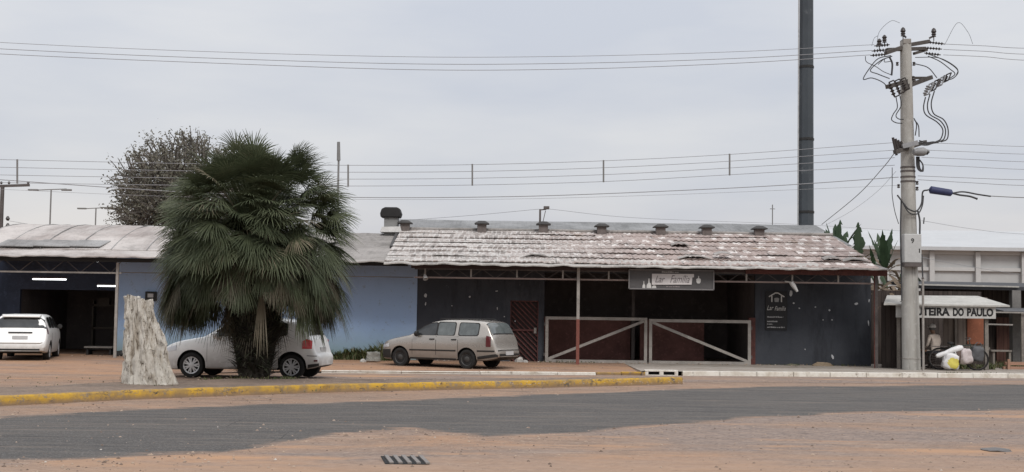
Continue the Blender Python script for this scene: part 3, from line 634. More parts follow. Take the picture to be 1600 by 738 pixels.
# big soot-black cowl
c = P(612, 340, 44.9)
ch = MB().box((c.x - .24, 44.65, 4.2), (c.x + .24, 45.1, c.z - .02)).build('chimney', plain('grey_chimney_render', (.20, .20, .195)), bb)
b = MB(); b.prism([(c.x - .36, 44.55, c.z - .02), (c.x + .32, 44.55, c.z - .02), (c.x + .36, 44.55, c.z + .12), (c.x + .30, 44.55, c.z + .3), (c.x + .2, 44.55, c.z + .34), (c.x - .2, 44.55, c.z + .34), (c.x - .33, 44.55, c.z + .28), (c.x - .38, 44.55, c.z + .12)], (0, .6, 0)); b.build('cowl', plain('soot_black_metal', (.016, .015, .015), var=.4), ch, bevel=.04)
b = MB(); b.prism([(c.x - .36, 44.5, 4.42), (c.x + .4, 44.5, 4.42), (c.x + .34, 44.5, 4.62), (c.x - .30, 44.5, 4.60)], (0, .62, 0)); b.build('flashing', plain('white_flashing', (.62, .61, .59)), ch)
b = MB(); g = P(607, 408, 39.3); b.bar(P(621, 366, 44.9) + Vector((0, 0, .06)), P(611, 392, 41.6) + Vector((0, 0, .12)), .09, .09); b.build('roof_valley_strip', MAT_VCAP, bb)
# grey roof behind
rb = thing('rear_hall', (3, 52, .1), 'grey corrugated roof of a low hall behind the bar roof', 'building')
b = MB(); rows = [[(x, y, z + .03 * nz1(x * .4, y)) for x in [-4.9 + .25 * i for i in range(70)]] for y, z in ((46.5, 4.3), (49, 4.8), (52, 5.41), (57, 4.3))]; b.slab(rows, .04); b.build('roof', MAT_ROOF_GREY, rb, smooth=True, angle=30)
b = MB(); b.box((-4.7, 47.3, 0), (12.2, 47.5, 4.2)); b.box((-4.7, 56.6, 0), (12.2, 56.8, 4.2)); b.box((-4.7, 47.5, 0), (-4.5, 56.6, 4.2)); b.box((12.0, 47.5, 0), (12.2, 56.6, 4.2)); b.build('wall', MAT_CONCRETE, rb)
# warehouse far behind on the right
MAT_WH = plain('pale_grey_cladding', (.40, .40, .395), var=.12, scale=.3); MAT_WHR = plain('white_roof_sheet', (.42, .425, .43), var=.1, scale=.3)
wh = thing('warehouse', (38, 90, 0), 'large pale grey warehouse with a white roof and panelled wall behind the pole', 'building')
zE, zR = Z(1500, 387, 90), Z(1450, 360, 108)
b = MB(); b.slab([[(x, 89.2, zE) for x in (19.5, 40, 75)], [(x, 108, zR) for x in (19.5, 40, 75)], [(x, 126, zE) for x in (19.5, 40, 75)]], .25); b.build('roof', MAT_WHR, wh)
b = MB(); b.box((20, 90, 0), (74, 90.4, zE - .25)); b.box((20, 90.4, 0), (20.4, 126, zE)); b.prism([(20.0, 90, zE - .3), (20.0, 126, zE - .3), (20.0, 108, zR - .4)], (.4, 0, 0)); b.build('wall', MAT_WH, wh)
MAT_WHB = plain('grey_wall_frame', (.44, .435, .425), var=.1, scale=.4)
b = MB(); b.bar((20, 89.9, Z(1500, 393, 90)), (74, 89.9, Z(1500, 393, 90)), .2, .45); b.build('wall_beam', MAT_WHB, wh)
b = MB(); b.bar((20, 89.9, Z(1500, 421, 90)), (74, 89.9, Z(1500, 421, 90)), .2, .25); b.build('wall_beam', MAT_WHB, wh)
for px in (1384, 1456, 1528, 1600, 1672):
    x = X(px, 89.8); b = MB(); b.bar((x, 89.8, 0), (x, 89.8, zE - .3), .34, .3); b.build('column', MAT_WHB, wh)
# ------------------------------------------------------------------ cars
def paint(name, c, metal, rough):
    m = M(name, c, rough, metal, 0.5); m.b.inputs['Coat Weight'].default_value = 0.35; m.b.inputs['Coat Roughness'].default_value = 0.12
    sp = m.n.new('ShaderNodeSeparateXYZ'); m.l.new(m.co.outputs['Object'], sp.inputs[0])
    grime = m.rng(m.math('ADD', sp.outputs['Z'], m.math('MULTIPLY', m.noise(2.2, 5, 0.7, 0, 1), -0.35)), 0.05, 0.55, 0.7, 0.0)   # road dust on the lower panels
    m.mix(grime, (0.17, 0.14, 0.115)); m.mix(m.noise(5, 5, 0.7, 0.5, 0.8), tuple(v * 0.88 for v in c)); m.l.new(m.rng(grime, 0, 0.7, rough, 0.75), m.b.inputs['Roughness']); return m.m
MAT_SILVER = paint('champagne_silver_paint', (0.385, 0.355, 0.32), 0.6, 0.26)
MAT_WHITE = paint('white_car_paint', (0.78, 0.78, 0.76), 0.0, 0.3)
def glass(name, c, rough=0.08):
    m = M(name, c, rough, 0.0, 0.6); m.mix(m.noise(3, 4, 0.6, 0.4, 0.8), tuple(v * 1.7 + .01 for v in c)); return m.m
MAT_GLASS = glass('car_glass', (0.022, 0.024, 0.025)); MAT_TINT = glass('clear_side_glass', (0.075, 0.085, 0.085), 0.06)
MAT_TYRE = plain('tyre_rubber', (0.022, 0.021, 0.02), 0.9, var=0.5, scale=5)
MAT_TRIM = plain('black_plastic_trim', (0.022, 0.021, 0.02), 0.6, var=0.3, scale=4)
MAT_HUBDARK = plain('dusty_steel_wheel', (0.05, 0.048, 0.046), 0.6, var=0.3, scale=8)
MAT_HUB = plain('silver_wheel_cover', (0.55, 0.55, 0.55), 0.35, 0.3, var=0.15, scale=8, bump=0)
MAT_RED = M('red_lamp_lens', (0.55, 0.015, 0.018), 0.15, 0, 0.6).m
MAT_DREDL = M('dark_red_lamp_lens', (0.09, 0.02, 0.022), 0.2, 0, 0.6).m
MAT_LENS = M('clear_lamp_lens', (0.55, 0.55, 0.56), 0.1, 0.3, 0.6).m
MAT_PLATE = plain('plate_grey', (0.45, 0.45, 0.45), 0.5, var=0.1)
MAT_GAP = plain('shut_line_black', (0.012, 0.012, 0.012), 0.9, var=0, bump=0)
class Car:
    """lofted body: top(x) centre profile, belt(x), half width(x), sill(x); x runs from the nose (0) to the tail (L)"""
    def __init__(s, L_, top, belt, wid, sill, tumble=0.27, wheels=(0.78, 3.2), rad=0.29, arch=0.345):
        s.L = L_; s.top = pchip(top); s.belt = pchip(belt); s.w = pchip(wid); s.sill = pchip(sill); s.tum = tumble; s.wh = wheels; s.rad = rad; s.arch = arch
    def sec(s, x):
        w, zs, zb, zt = s.w(x), s.sill(x), s.belt(x), s.top(x); zb = min(zb, zt - 0.012); h = zt - zb
        e = min(.085, h * .5); yr = w * .972 - s.tum * max(0, h - e) - .02 * min(1, h / .3)
        pts = [(0, zs), (w * .86, zs), (w * .95, zs + .025), (w * .982, zs + .10), (w * .997, zs + .45 * (zb - zs)), (w, zs + .7 * (zb - zs)), (w * .992, zb - .06), (w * .972, zb)]
        for t in (.25, .5, .75, 1.0): pts.append((w * .972 + (yr - w * .972) * t, zb + (h - e) * t))
        pts += [(yr - .03, zt - e * .5), (yr - .085, zt - e * .2), (yr * .6, zt - e * .04), (0, zt)]
        return pts
    def side(s, x, z, off=0.0):
        pts = s.sec(x)[2:12]
        for (y0, z0), (y1, z1) in zip(pts, pts[1:]):
            if z <= z1 and z1 > z0:
                t = max(0, (z - z0) / (z1 - z0)); sl = (y1 - y0) / (z1 - z0); n = 1 / math.sqrt(1 + sl * sl)
                return Vector((x, -(y0 + (y1 - y0) * t + off * n), z - off * sl * n))
        return Vector((x, -(pts[-1][0] + off), z))
    def topz(s, x, y):
        pts = s.sec(x)[11:]; y = abs(y)
        for (y0, z0), (y1, z1) in zip(pts, pts[1:]):
            if y >= y1: return z0 + (z1 - z0) * (y0 - y) / (y0 - y1) if y0 > y1 else z1
        return pts[-1][1]
    def body(s, mat, parent):
        xs = sorted(set([0, .012, .03, .06, .1, .15, .2, .27, .35] + [.35 + .08 * i for i in range(int((s.L - .7) / .08) + 1)] + [s.L - v for v in (0, .01, .025, .05, .08, .12, .16, .2, .26, .32)]))
        b = MB(); rows = []
        for x in xs:
            p = s.sec(x); rows.append([(x, -y, z) for y, z in p] + [(x, y, z) for y, z in reversed(p[1:-1])])
        n = len(rows[0]); b.v = [Vector(p) for r in rows for p in r]
        for i in range(len(rows) - 1):
            for j in range(n):
                k = (j + 1) % n; b.f.append((i * n + j, i * n + k, (i + 1) * n + k, (i + 1) * n + j)); b.mi.append(0)
        b.f.append(tuple(range(n))); b.mi.append(0); b.f.append(tuple((len(rows) - 1) * n + j for j in reversed(range(n)))); b.mi.append(0)
        o = b.build('body', [mat, MAT_TRIM], parent, keep=True)
        # wheel arches cut out of the sides
        c = MB(); W = max(s.w(x) for x in (1, 2, 3))
        for xw in s.wh:
            for sg in (-1, 1): c.lathe((xw, sg * (W + .12), s.rad + .01), [(s.arch, 0), (s.arch, .36)], 28, axis=(0, -sg, 0))
        co = c.build('cutter', MAT_TRIM, None); md = o.modifiers.new('arches', 'BOOLEAN'); md.object = co; md.operation = 'DIFFERENCE'; md.solver = 'EXACT'
        dg = bpy.context.evaluated_depsgraph_get(); me = bpy.data.meshes.new_from_object(o.evaluated_get(dg)); o.modifiers.clear()
        o.data = me; bpy.data.objects.remove(co)
        me.materials.clear(); me.materials.append(mat); me.materials.append(MAT_TRIM)
        for p in me.polygons:
            p.use_smooth = True; c_ = p.center; p.material_index = 0
            for xw in s.wh:
                d = math.hypot(c_.x - xw, c_.z - s.rad - .01)
                if d < s.arch + .006 and (abs(p.normal.y) > .9 and abs(c_.y) < W - .1 or abs(p.normal.y) < .3 and d > s.arch - .03): p.material_index = 1
            if c_.z < s.sill(c_.x) + .012: p.material_index = 1
        me.set_sharp_from_angle(angle=R(32)); return o
    def patch(s, name, poly_lo, poly_hi, xa, xb, mat, parent, off=.006, nx=18, nz=5, both=False, corner=0.0):
        """panel on the side between two height curves lo(x), hi(x)"""
        lo, hi = lin(poly_lo), lin(poly_hi); objs = []
        for sg in ((1,) if not both else (1, -1)):
            b = MB(); rows = []
            for i in range(nx + 1):
                x = xa + (xb - xa) * i / nx; z0, z1 = lo(x), hi(x)
                if corner:
                    d = min(x - xa, xb - x)
                    if d < corner: q = corner - math.sqrt(max(0, corner * corner - (corner - d) ** 2)); z0 += q; z1 -= q
                    if z1 < z0: z0 = z1 = (z0 + z1) / 2
                row = []
                for j in range(nz + 1):
                    v = s.side(x, z0 + (z1 - z0) * j / nz, off); row.append((v.x, v.y * sg, v.z))
                rows.append(row)
            b.grid(rows); objs.append(b.build(name, mat, parent, smooth=True, keep=True))
        return objs
    def screen(s, name, xa, xb, mat, parent, frac=.86, off=.008, nx=10, ny=12, flare=0.0, bow=0.0):
        """window over the top surface from station xa to xb"""
        b = MB(); rows = []
        for i in range(nx + 1):
            t = i / nx; x = xa + (xb - xa) * t; dx = .01; sl = (s.top(x + dx) - s.top(x - dx)) / (2 * dx); n = 1 / math.sqrt(1 + sl * sl)
            yr = s.sec(x)[11][0] * (frac + flare * t); row = []
            for j in range(ny + 1):
                y = yr * (2 * j / ny - 1); z = s.topz(x, y); row.append((x - off * sl * n, y, z + off * n))
            rows.append(row)
        b.grid(rows); return b.build(name, mat, parent, smooth=True, keep=True)
    def wheel(s, x, sg, parent, style):
        W = s.w(x) - .03; c = Vector((x, sg * W, s.rad)); ax = (0, sg, 0); r = s.rad
        wt = bpy.data.objects.new('wheel', None); COL.objects.link(wt); wt.parent = parent; wt.location = c
        b = MB(); b.lathe((0, 0, 0), [(r * .62, -.17), (r * .93, -.185), (r, -.15), (r * 1.0, -.03), (r * .95, 0.0), (r * .78, .012), (r * .66, .0), (r * .64, -.02)], 36, ax)
        b.build('tyre', MAT_TYRE, wt, smooth=True, angle=50, keep=True)
        b = MB()
        if style == 'steel':
            b.lathe((0, 0, 0), [(r * .66, -.03), (r * .655, -.002), (r * .6, -.012), (r * .56, -.035), (r * .42, -.022), (r * .30, -.02), (r * .22, .0), (.02, .005)], 30, ax)
            b.build('rim', MAT_HUBDARK, wt, smooth=True, keep=True)
        else:
            b.lathe((0, 0, 0), [(r * .68, -.04), (r * .67, .004), (r * .60, -.004), (r * .585, -.03)], 32, ax, closed=True)
            for k in range(7):
                a = 2 * math.pi * k / 7
                for d in (-.17, .17):
                    p = Vector((math.cos(a + d * .45) * r * .14, sg * .0, math.sin(a + d * .45) * r * .14)); q = Vector((math.cos(a + d) * r * .62, -sg * .006, math.sin(a + d) * r * .62))
                    b.bar(p, q, .012, .03, up=(0, 1, 0)) if False else b.bar(p, q, .032, .014, up=(0, 1, 0))
            b.lathe((0, 0, 0), [(r * .22, -.03), (r * .20, .012), (r * .05, .016), (.004, .016)], 18, ax)
            b.build('rim', MAT_HUB, wt, smooth=True, keep=True)
            MB().lathe((0, 0, 0), [(r * .64, -.06), (.01, -.06)], 24, ax).build('brake_disc', MAT_HUBDARK, wt, keep=True)
    def wheels(s, parent, style):
        for x in s.wh:
            for sg in (-1, 1): s.wheel(x, sg, parent, style)
def place(root, cx, car, target, yaw):
    """centre of the car between its axles goes to target"""
    root.rotation_euler = (0, 0, yaw); c = Vector((cx, 0, 0)); q = Matrix.Rotation(yaw, 3, 'Z') @ c
    root.location = Vector(target) - q
def mirror_cap(car, x, z, parent, mat):
    p = car.side(x, z, 0.0)
    for sg in (1, -1):
        b = MB(); b.lathe((p.x, (p.y - .10) * sg, z + .03), [(.03, -.05), (.075, -.045), (.09, 0), (.07, .05), (.02, .075)], 12, (-1, 0, 0))
        b.bar((p.x - .01, p.y * sg, z), (p.x - .01, (p.y - .08) * sg, z + .015), .04); b.build('side_mirror', mat, parent, smooth=True, keep=True)

# champagne station wagon in front of the bar
t = thing('station_wagon', (0, 0, 0), 'champagne silver station wagon with dark steel wheels parked by the grille door', 'car')
c = Car(4.10, top=[(0, .50), (.02, .60), (.08, .68), (.3, .80), (.9, .93), (1.08, .965), (1.3, 1.09), (1.62, 1.28), (1.85, 1.37), (2.3, 1.43), (2.9, 1.435), (3.5, 1.40), (3.66, 1.36), (3.74, 1.28), (3.86, 1.06), (3.92, .95), (3.97, .82), (4.03, .62), (4.08, .575), (4.10, .52)],
        belt=[(0, .48), (.06, .62), (.3, .74), (.9, .87), (1.1, .90), (2.0, .92), (3.4, .95), (3.8, .96), (3.9, .90), (3.97, .79), (4.03, .59), (4.1, .49)],
        wid=[(0, .52), (.03, .60), (.1, .67), (.25, .735), (.5, .775), (1, .80), (3.3, .805), (3.7, .775), (3.9, .735), (4.04, .68), (4.1, .60)],
        sill=[(0, .30), (.1, .22), (.4, .20), (.8, .24), (3.2, .24), (3.7, .25), (3.95, .30), (4.1, .37)], wheels=(.76, 3.10), rad=.285, arch=.335)
c.body(MAT_SILVER, t)
WT = [(1.2, 1.0), (1.38, 1.10), (1.6, 1.225), (1.8, 1.30), (2.1, 1.345), (3.5, 1.325)]; WB = [(1.2, .955), (3.6, .985)]
c.screen('windscreen', 1.14, 1.76, MAT_GLASS, t, .90)
for xa, xb, mat in ((1.30, 2.02, MAT_GLASS), (2.08, 2.66, MAT_TINT), (2.82, 3.46, MAT_TINT)):
    c.patch('window_trim', [(x, z - .022) for x, z in WB], [(x, z + .022) for x, z in WT], xa - .03, xb + .03, MAT_TRIM, t, .004, both=True, corner=.05)
    c.patch('side_window', WB, WT, xa, xb, mat, t, .008, both=True, corner=.05)
c.patch('window_trim', WB, WT, 2.00, 2.10, MAT_TRIM, t, .006, 4, both=True)
for xa, xb in ((1.22, 2.04), (2.055, 2.80)):
    c.patch('shut_line', [(0, .28), (5, .28)], [(0, .94), (5, .95)], xa - .011, xb + .011, MAT_GAP, t, .003, both=True)
    d = c.patch('door', [(0, .285), (5, .285)], [(0, .95), (5, .965)], xa, xb, MAT_SILVER, t, .006, both=True)
    for q, sg in zip(d, (1, -1)):
        b = MB(); v = c.side(xb - .12, .84, .012); b.bar((v.x - .09, v.y * sg, .845), (v.x + .07, v.y * sg, .85), .03, .035); b.build('door_handle', MAT_TRIM, q, keep=True)
c.patch('side_trim', [(0, .49), (5, .515)], [(0, .53), (5, .56)], 1.12, 2.74, MAT_TRIM, t, .014, both=True); c.patch('side_trim', [(0, .50), (5, .52)], [(0, .535), (5, .565)], 3.46, 4.0, MAT_TRIM, t, .012, both=True)
c.patch('front_bumper', [(0, .27), (.5, .25)], [(0, .5), (.5, .52)], .03, .42, MAT_TRIM, t, .008, 10, both=True)
c.patch('sill_trim', [(0, .255), (5, .255)], [(0, .30), (5, .30)], 1.12, 2.74, MAT_TRIM, t, .008, both=True)
c.patch('rear_bumper', [(3.4, .28), (4.1, .38)], [(3.4, .36), (4.1, .47)], 3.47, 4.07, MAT_TRIM, t, .008, 12, both=True)
c.patch('taillight', [(3.7, .66), (4, .66)], [(3.7, .99), (4, .92)], 3.74, 3.885, MAT_DREDL, t, .01, 6, both=True)
c.patch('headlight', [(0, .56), (.5, .60)], [(0, .61), (.5, .73)], .07, .36, MAT_LENS, t, .008, 8, both=True)
c.screen('rear_window', 3.68, 3.865, MAT_TINT, t, .93); c.screen('rear_window_trim', 3.665, 3.885, MAT_TRIM, t, .97, .004)
MB().box((4.095, -.22, .42), (4.115, .22, .53)).build('licence_plate', MAT_PLATE, t, keep=True)
MB().box((4.03, -.62, .53), (4.09, .62, .575)).build('bumper_strip', MAT_TRIM, t, keep=True, bevel=.01)
MB().box((4.06, -.58, .39), (4.105, .58, .46)).build('bumper_strip', MAT_TRIM, t, keep=True, bevel=.01)
b = MB()
for sg in (-1, 1): b.tube([(2.0, sg * .50, 1.41), (2.05, sg * .50, 1.455), (3.3, sg * .50, 1.455), (3.36, sg * .50, 1.40)], .014, 6)
b.build('roof_rail', MAT_TRIM, t, keep=True)
MB().tube([(3.4, 0, 1.4), (3.62, 0, 1.44)], .006, 5).build('aerial', MAT_TRIM, t, keep=True)
mirror_cap(c, 1.40, .97, t, MAT_TRIM); c.wheels(t, 'steel')
pr = G(728, 577, .07); yaw = R(-29); t.scale = (.965, .965, .965); q = Matrix.Rotation(yaw, 3, 'Z') @ Vector((3.10, -.80, 0)) * .965; t.rotation_euler = (0, 0, yaw); t.location = pr - q

# white hatchback behind the palm
t = thing('white_hatchback', (0, 0, 0), 'white hatchback with silver spoked wheel covers half hidden behind the palm', 'car')
c = Car(3.92, top=[(0, .52), (.02, .62), (.1, .73), (.4, .86), (.95, .97), (1.06, .99), (1.3, 1.14), (1.6, 1.31), (1.85, 1.405), (2.3, 1.455), (2.9, 1.44), (3.35, 1.395), (3.46, 1.345), (3.56, 1.22), (3.68, 1.03), (3.74, .97), (3.79, .80), (3.84, .63), (3.89, .59), (3.92, .53)],
        belt=[(0, .50), (.06, .64), (.3, .77), (.9, .91), (1.1, .935), (2.0, .955), (3.0, .99), (3.5, 1.01), (3.68, .98), (3.76, .80), (3.84, .60), (3.92, .5)],
        wid=[(0, .5), (.03, .6), (.1, .69), (.25, .76), (.5, .80), (1, .825), (3.0, .83), (3.4, .815), (3.65, .775), (3.82, .73), (3.88, .69), (3.92, .6)],
        sill=[(0, .28), (.1, .2), (.4, .19), (.8, .22), (3.2, .22), (3.6, .25), (3.8, .29), (3.92, .34)], wheels=(.80, 3.27), rad=.305, arch=.36)
c.body(MAT_WHITE, t)
WT = [(1.2, 1.02), (1.38, 1.13), (1.6, 1.25), (1.85, 1.335), (2.2, 1.375), (3.2, 1.335)]; WB = [(1.2, .995), (3.4, 1.05)]
c.screen('windscreen', 1.1, 1.76, MAT_GLASS, t, .90)
for xa, xb in ((1.28, 2.1), (2.16, 2.8), (2.86, 3.16)):
    c.patch('side_window', WB, WT, xa, xb, MAT_GLASS, t, .008, both=True, corner=.05)
for xa, xb in ((1.2, 2.12), (2.135, 2.95)):
    c.patch('shut_line', [(0, .27), (5, .27)], [(0, .96), (5, .99)], xa - .009, xb + .009, MAT_GAP, t, .003, both=True)
    d = c.patch('door', [(0, .275), (5, .275)], [(0, .98), (5, 1.03)], xa, xb, MAT_WHITE, t, .006, both=True)
    for q, sg in zip(d, (1, -1)):
        b = MB(); v = c.side(xb - .12, .88, .012); b.bar((v.x - .09, v.y * sg, .885), (v.x + .07, v.y * sg, .89), .03, .035); b.build('door_handle', MAT_WHITE, q, keep=True)
c.patch('taillight', [(3.5, .74), (3.8, .74)], [(3.5, .90), (3.62, .97), (3.8, .92)], 3.53, 3.755, MAT_RED, t, .012, 8, both=True)
c.patch('headlight', [(0, .60), (.5, .66)], [(0, .66), (.5, .80)], .07, .42, MAT_LENS, t, .008, 8, both=True)
c.patch('bumper_line', [(3.4, .58), (3.9, .56)], [(3.4, .595), (3.9, .575)], 3.64, 3.86, MAT_GAP, t, .006, 6, both=True)
c.patch('rear_bumper', [(3.6, .27), (3.9, .335)], [(3.6, .36), (3.9, .40)], 3.66, 3.9, MAT_TRIM, t, .006, 6, both=True)
c.patch('reflector', [(3.6, .44), (3.9, .44)], [(3.6, .48), (3.9, .48)], 3.80, 3.88, MAT_DREDL, t, .008, 4, both=True)
c.screen('rear_window', 3.50, 3.66, MAT_GLASS, t, .9)
MB().box((3.78, -.24, .66), (3.835, .24, .77)).build('licence_plate', MAT_PLATE, t, keep=True)
MB().tube([(3.0, 0, 1.43), (3.25, 0, 1.62)], .006, 5).build('aerial', MAT_TRIM, t, keep=True)
mirror_cap(c, 1.42, 1.0, t, MAT_WHITE); c.wheels(t, 'cover')
yaw = R(-7); pr = G(454, 594, 0); q = Matrix.Rotation(yaw, 3, 'Z') @ Vector((3.27, -.82, 0)); t.rotation_euler = (0, 0, yaw); t.location = pr - q

# white minivan nosing into the garage, seen from the rear
t = thing('white_minivan', (0, 0, 0), 'white minivan with a dark rear window standing tail out at the garage bay', 'car')
c = Car(4.15, top=[(0, .55), (.02, .65), (.1, .78), (.5, .93), (.95, 1.03), (1.3, 1.22), (1.6, 1.36), (1.9, 1.44), (2.5, 1.49), (3.2, 1.48), (3.66, 1.44), (3.76, 1.39), (3.86, 1.15), (3.93, 1.0), (3.99, .85), (4.05, .64), (4.11, .60), (4.15, .54)],
        belt=[(0, .5), (.06, .66), (.3, .8), (.9, .95), (1.1, .97), (2.0, .98), (3.4, 1.0), (3.8, 1.01), (3.92, .97), (4.0, .8), (4.05, .6), (4.15, .5)],
        wid=[(0, .5), (.03, .6), (.1, .7), (.25, .78), (.5, .82), (1, .845), (3.4, .85), (3.8, .83), (3.98, .80), (4.09, .76), (4.13, .71), (4.15, .66)],
        sill=[(0, .28), (.1, .2), (.4, .19), (.8, .22), (3.2, .22), (3.7, .25), (3.95, .27), (4.15, .32)], tumble=.30, wheels=(.82, 3.3), rad=.30, arch=.355)
c.body(MAT_WHITE, t)
WT = [(1.2, 1.06), (1.38, 1.18), (1.6, 1.30), (1.85, 1.37), (2.2, 1.405), (3.6, 1.385)]; WB = [(1.2, 1.02), (3.6, 1.05)]
c.screen('windscreen', 1.05, 1.7, MAT_GLASS, t, .9)
for xa, xb in ((1.28, 2.15), (2.2, 2.9), (2.96, 3.55)): c.patch('side_window', WB, WT, xa, xb, MAT_GLASS, t, .008, both=True, corner=.05)
for xa, xb in ((1.2, 2.17), (2.185, 2.98)):
    c.patch('shut_line', [(0, .27), (5, .27)], [(0, .99), (5, 1.01)], xa - .01, xb + .01, MAT_GAP, t, .003, both=True); d = c.patch('door', [(0, .275), (5, .275)], [(0, 1.0), (5, 1.03)], xa, xb, MAT_WHITE, t, .006, both=True)
c.screen('rear_window', 3.77, 3.905, MAT_GLASS, t, 1.0, .012)
c.patch('taillight', [(3.7, .86), (4, .86)], [(3.7, 1.28), (4, 1.02)], 3.83, 3.935, MAT_DREDL, t, .01, 5, both=True)
MB().prism([(3.70, -.60, 1.425), (3.90, -.56, 1.385), (3.90, .56, 1.385), (3.70, .60, 1.425)], (0, 0, .055)).build('spoiler', MAT_WHITE, t, keep=True, bevel=.015)
MB().box((3.95, -.36, .885), (4.005, .36, .925)).build('tailgate_grip', MAT_TRIM, t, keep=True, bevel=.01)
MB().box((4.0, -.23, .70), (4.05, .23, .80)).build('licence_plate', MAT_PLATE, t, keep=True)
b = MB(); b.prism([(4.10, -.70, .60), (4.17, -.64, .57), (4.17, .64, .57), (4.10, .70, .60)], (0, 0, .03)); b.build('bumper_strip', MAT_WHITE, t, keep=True, bevel=.01)
b = MB(); b.box((4.08, -.62, .335), (4.155, .62, .40)); b.build('bumper_strip', MAT_TRIM, t, keep=True, bevel=.01)
mirror_cap(c, 1.42, 1.04, t, MAT_TRIM); c.wheels(t, 'cover')
yaw = R(-77); t.scale = (.91, .91, .91); pr = G(30, 564.5, .08); q = Matrix.Rotation(yaw, 3, 'Z') @ Vector((4.0, 0, 0)) * .91; t.rotation_euler = (0, 0, yaw); t.location = pr - q
# ------------------------------------------------------------------ vegetation
def leaf_mat(name, c1, c2, dead=None, sub=0.0):
    m = M(name, c1, 0.62, 0, 0.3); tint = m.attr('tint'); m.mix(tint, c2); m.mix(m.noise(4, 4, 0.6, 0.5, 0.75), tuple(v * .7 for v in c1))
    if dead: m.mix(m.rng(tint, 0.86, 0.97), dead)
    tr = m.n.new('ShaderNodeBsdfTranslucent'); m.l.new(m.col, tr.inputs['Color']); ms = m.n.new('ShaderNodeMixShader'); ms.inputs[0].default_value = 0.22
    m.l.new(m.b.outputs[0], ms.inputs[1]); m.l.new(tr.outputs[0], ms.inputs[2]); m.l.new(ms.outputs[0], m.n['Material Output'].inputs['Surface']); return m.m
MAT_FROND = leaf_mat('palm_frond_green', (0.056, 0.070, 0.036), (0.112, 0.125, 0.070), (0.22, 0.19, 0.13))
MAT_DRYFROND = leaf_mat('dry_palm_frond', (0.10, 0.088, 0.06), (0.20, 0.17, 0.12))
MAT_BOOT = plain('palm_trunk_fibre', (0.040, 0.034, 0.026), 0.95, var=0.5, scale=6, bump=0.5)
class Leaves(MB):
    def __init__(s): super().__init__(); s.t = []
    def done(s, name, mat, parent, smooth=False):
        me = bpy.data.meshes.new(name); off_ = world_loc(parent) if parent is not None else Vector()
        me.from_pydata([p - off_ for p in s.v], [], s.f); me.update(); me.materials.append(mat)
        a = me.attributes.new('tint', 'FLOAT', 'POINT'); a.data.foreach_set('value', s.t)
        o = bpy.data.objects.new(name, me); COL.objects.link(o); o.parent = parent
        if smooth: me.polygons.foreach_set('use_smooth', [True] * len(me.polygons))
        return o
    def strip(s, pts, ws, side, tint):
        n = len(s.v)
        for p, w_ in zip(pts, ws): s.v += [p - side * w_ / 2, p + side * w_ / 2]; s.t += [tint, tint]
        for i in range(len(pts) - 1): s.f.append((n + 2 * i, n + 2 * i + 1, n + 2 * i + 3, n + 2 * i + 2)); s.mi.append(0)
def fan_leaf(lv, heart, az, el, plen, blade, droop, tint, nseg=26, stiff=0.3, wseg=.036, spread=125):
    d = Vector((math.cos(az) * math.cos(el), math.sin(az) * math.cos(el), math.sin(el))); p = heart + d * .12; path = [p.copy()]; ns = 6
    for i in range(ns):
        d = (d + Vector((0, 0, -droop / ns * (0.4 + 1.2 * i / ns)))).normalized(); p = p + d * plen / ns; path.append(p.copy())
    sd_ = d.cross(Vector((0, 0, 1)));
    if sd_.length < .05: sd_ = Vector((math.sin(az), -math.cos(az), 0))
    sd_.normalize(); lv.strip(path, [.06, .05, .045, .04, .036, .034, .03], sd_, tint)
    tw = random.uniform(-.6, .6); nn = sd_.cross(d).normalized(); q = Matrix.Rotation(tw, 3, d); sd_ = q @ sd_; nn = q @ nn
    for k in range(nseg):
        f = R(spread) * (2 * (k + .5) / nseg - 1) + random.uniform(-.03, .03); dr = d * math.cos(f) + sd_ * math.sin(f)
        l = blade * (.72 + .28 * math.cos(f)) * random.uniform(.88, 1.08); fold = nn * (.10 * abs(math.sin(f)))
        dz = Vector((0, 0, -1)) * (stiff + .15 * random.random()); wv = dr.cross(nn).normalized(); pts = []
        for t in (0.03, .45, .78, 1.0): pts.append(p + (dr + fold) * l * t + dz * l * (t ** 2.2) * .55)
        lv.strip(pts, [.016, wseg, wseg * .7, .004], (wv + nn * random.uniform(-.3, .3)).normalized(), min(1, max(0, tint + random.uniform(-.1, .1))))
pc = P(398, 560, 28.75); pbase = Vector((pc.x, 28.75, 0.14))
palm = thing('palm_tree', pbase, 'bushy dark green fan palm with a skirt of hanging fronds on the traffic island', 'tree')
heart = Vector((pbase.x - .08, pbase.y, 3.2)); random.seed(11); lv = Leaves(); dv = Leaves()
for i in range(560):      # round crown: leaf hubs spread evenly over a dome
    sn = random.uniform(-.30, .995); el = math.asin(sn); az = random.uniform(0, 2 * math.pi); inner = random.random() < .22
    R0 = 1.62 + .10 * math.sin(az * 3 + 1) + .16 * nz1(math.cos(az) * 1.7, math.sin(az) * 1.7, sn * 2)
    pl = random.uniform(.4, 1.0) if inner else R0 * random.uniform(.84, 1.04) * (.88 + .26 * abs(math.sin(2 * el)) ** .8 if sn > .25 else 1)
    el2 = el + (.10 + .16 * math.cos(el)); k_ = max(0, math.cos(el))
    fan_leaf(lv, heart + Vector((0, 0, random.uniform(-.2, .1))), az, min(el2, R(88)), pl, random.uniform(.55, .8), .12 + .55 * k_ + random.uniform(-.08, .12), random.random() * .85 if random.random() < .94 else .97, stiff=.2 + .35 * k_, nseg=random.choice((20, 24, 28)), wseg=.024, spread=random.choice((60, 80, 100, 115)))
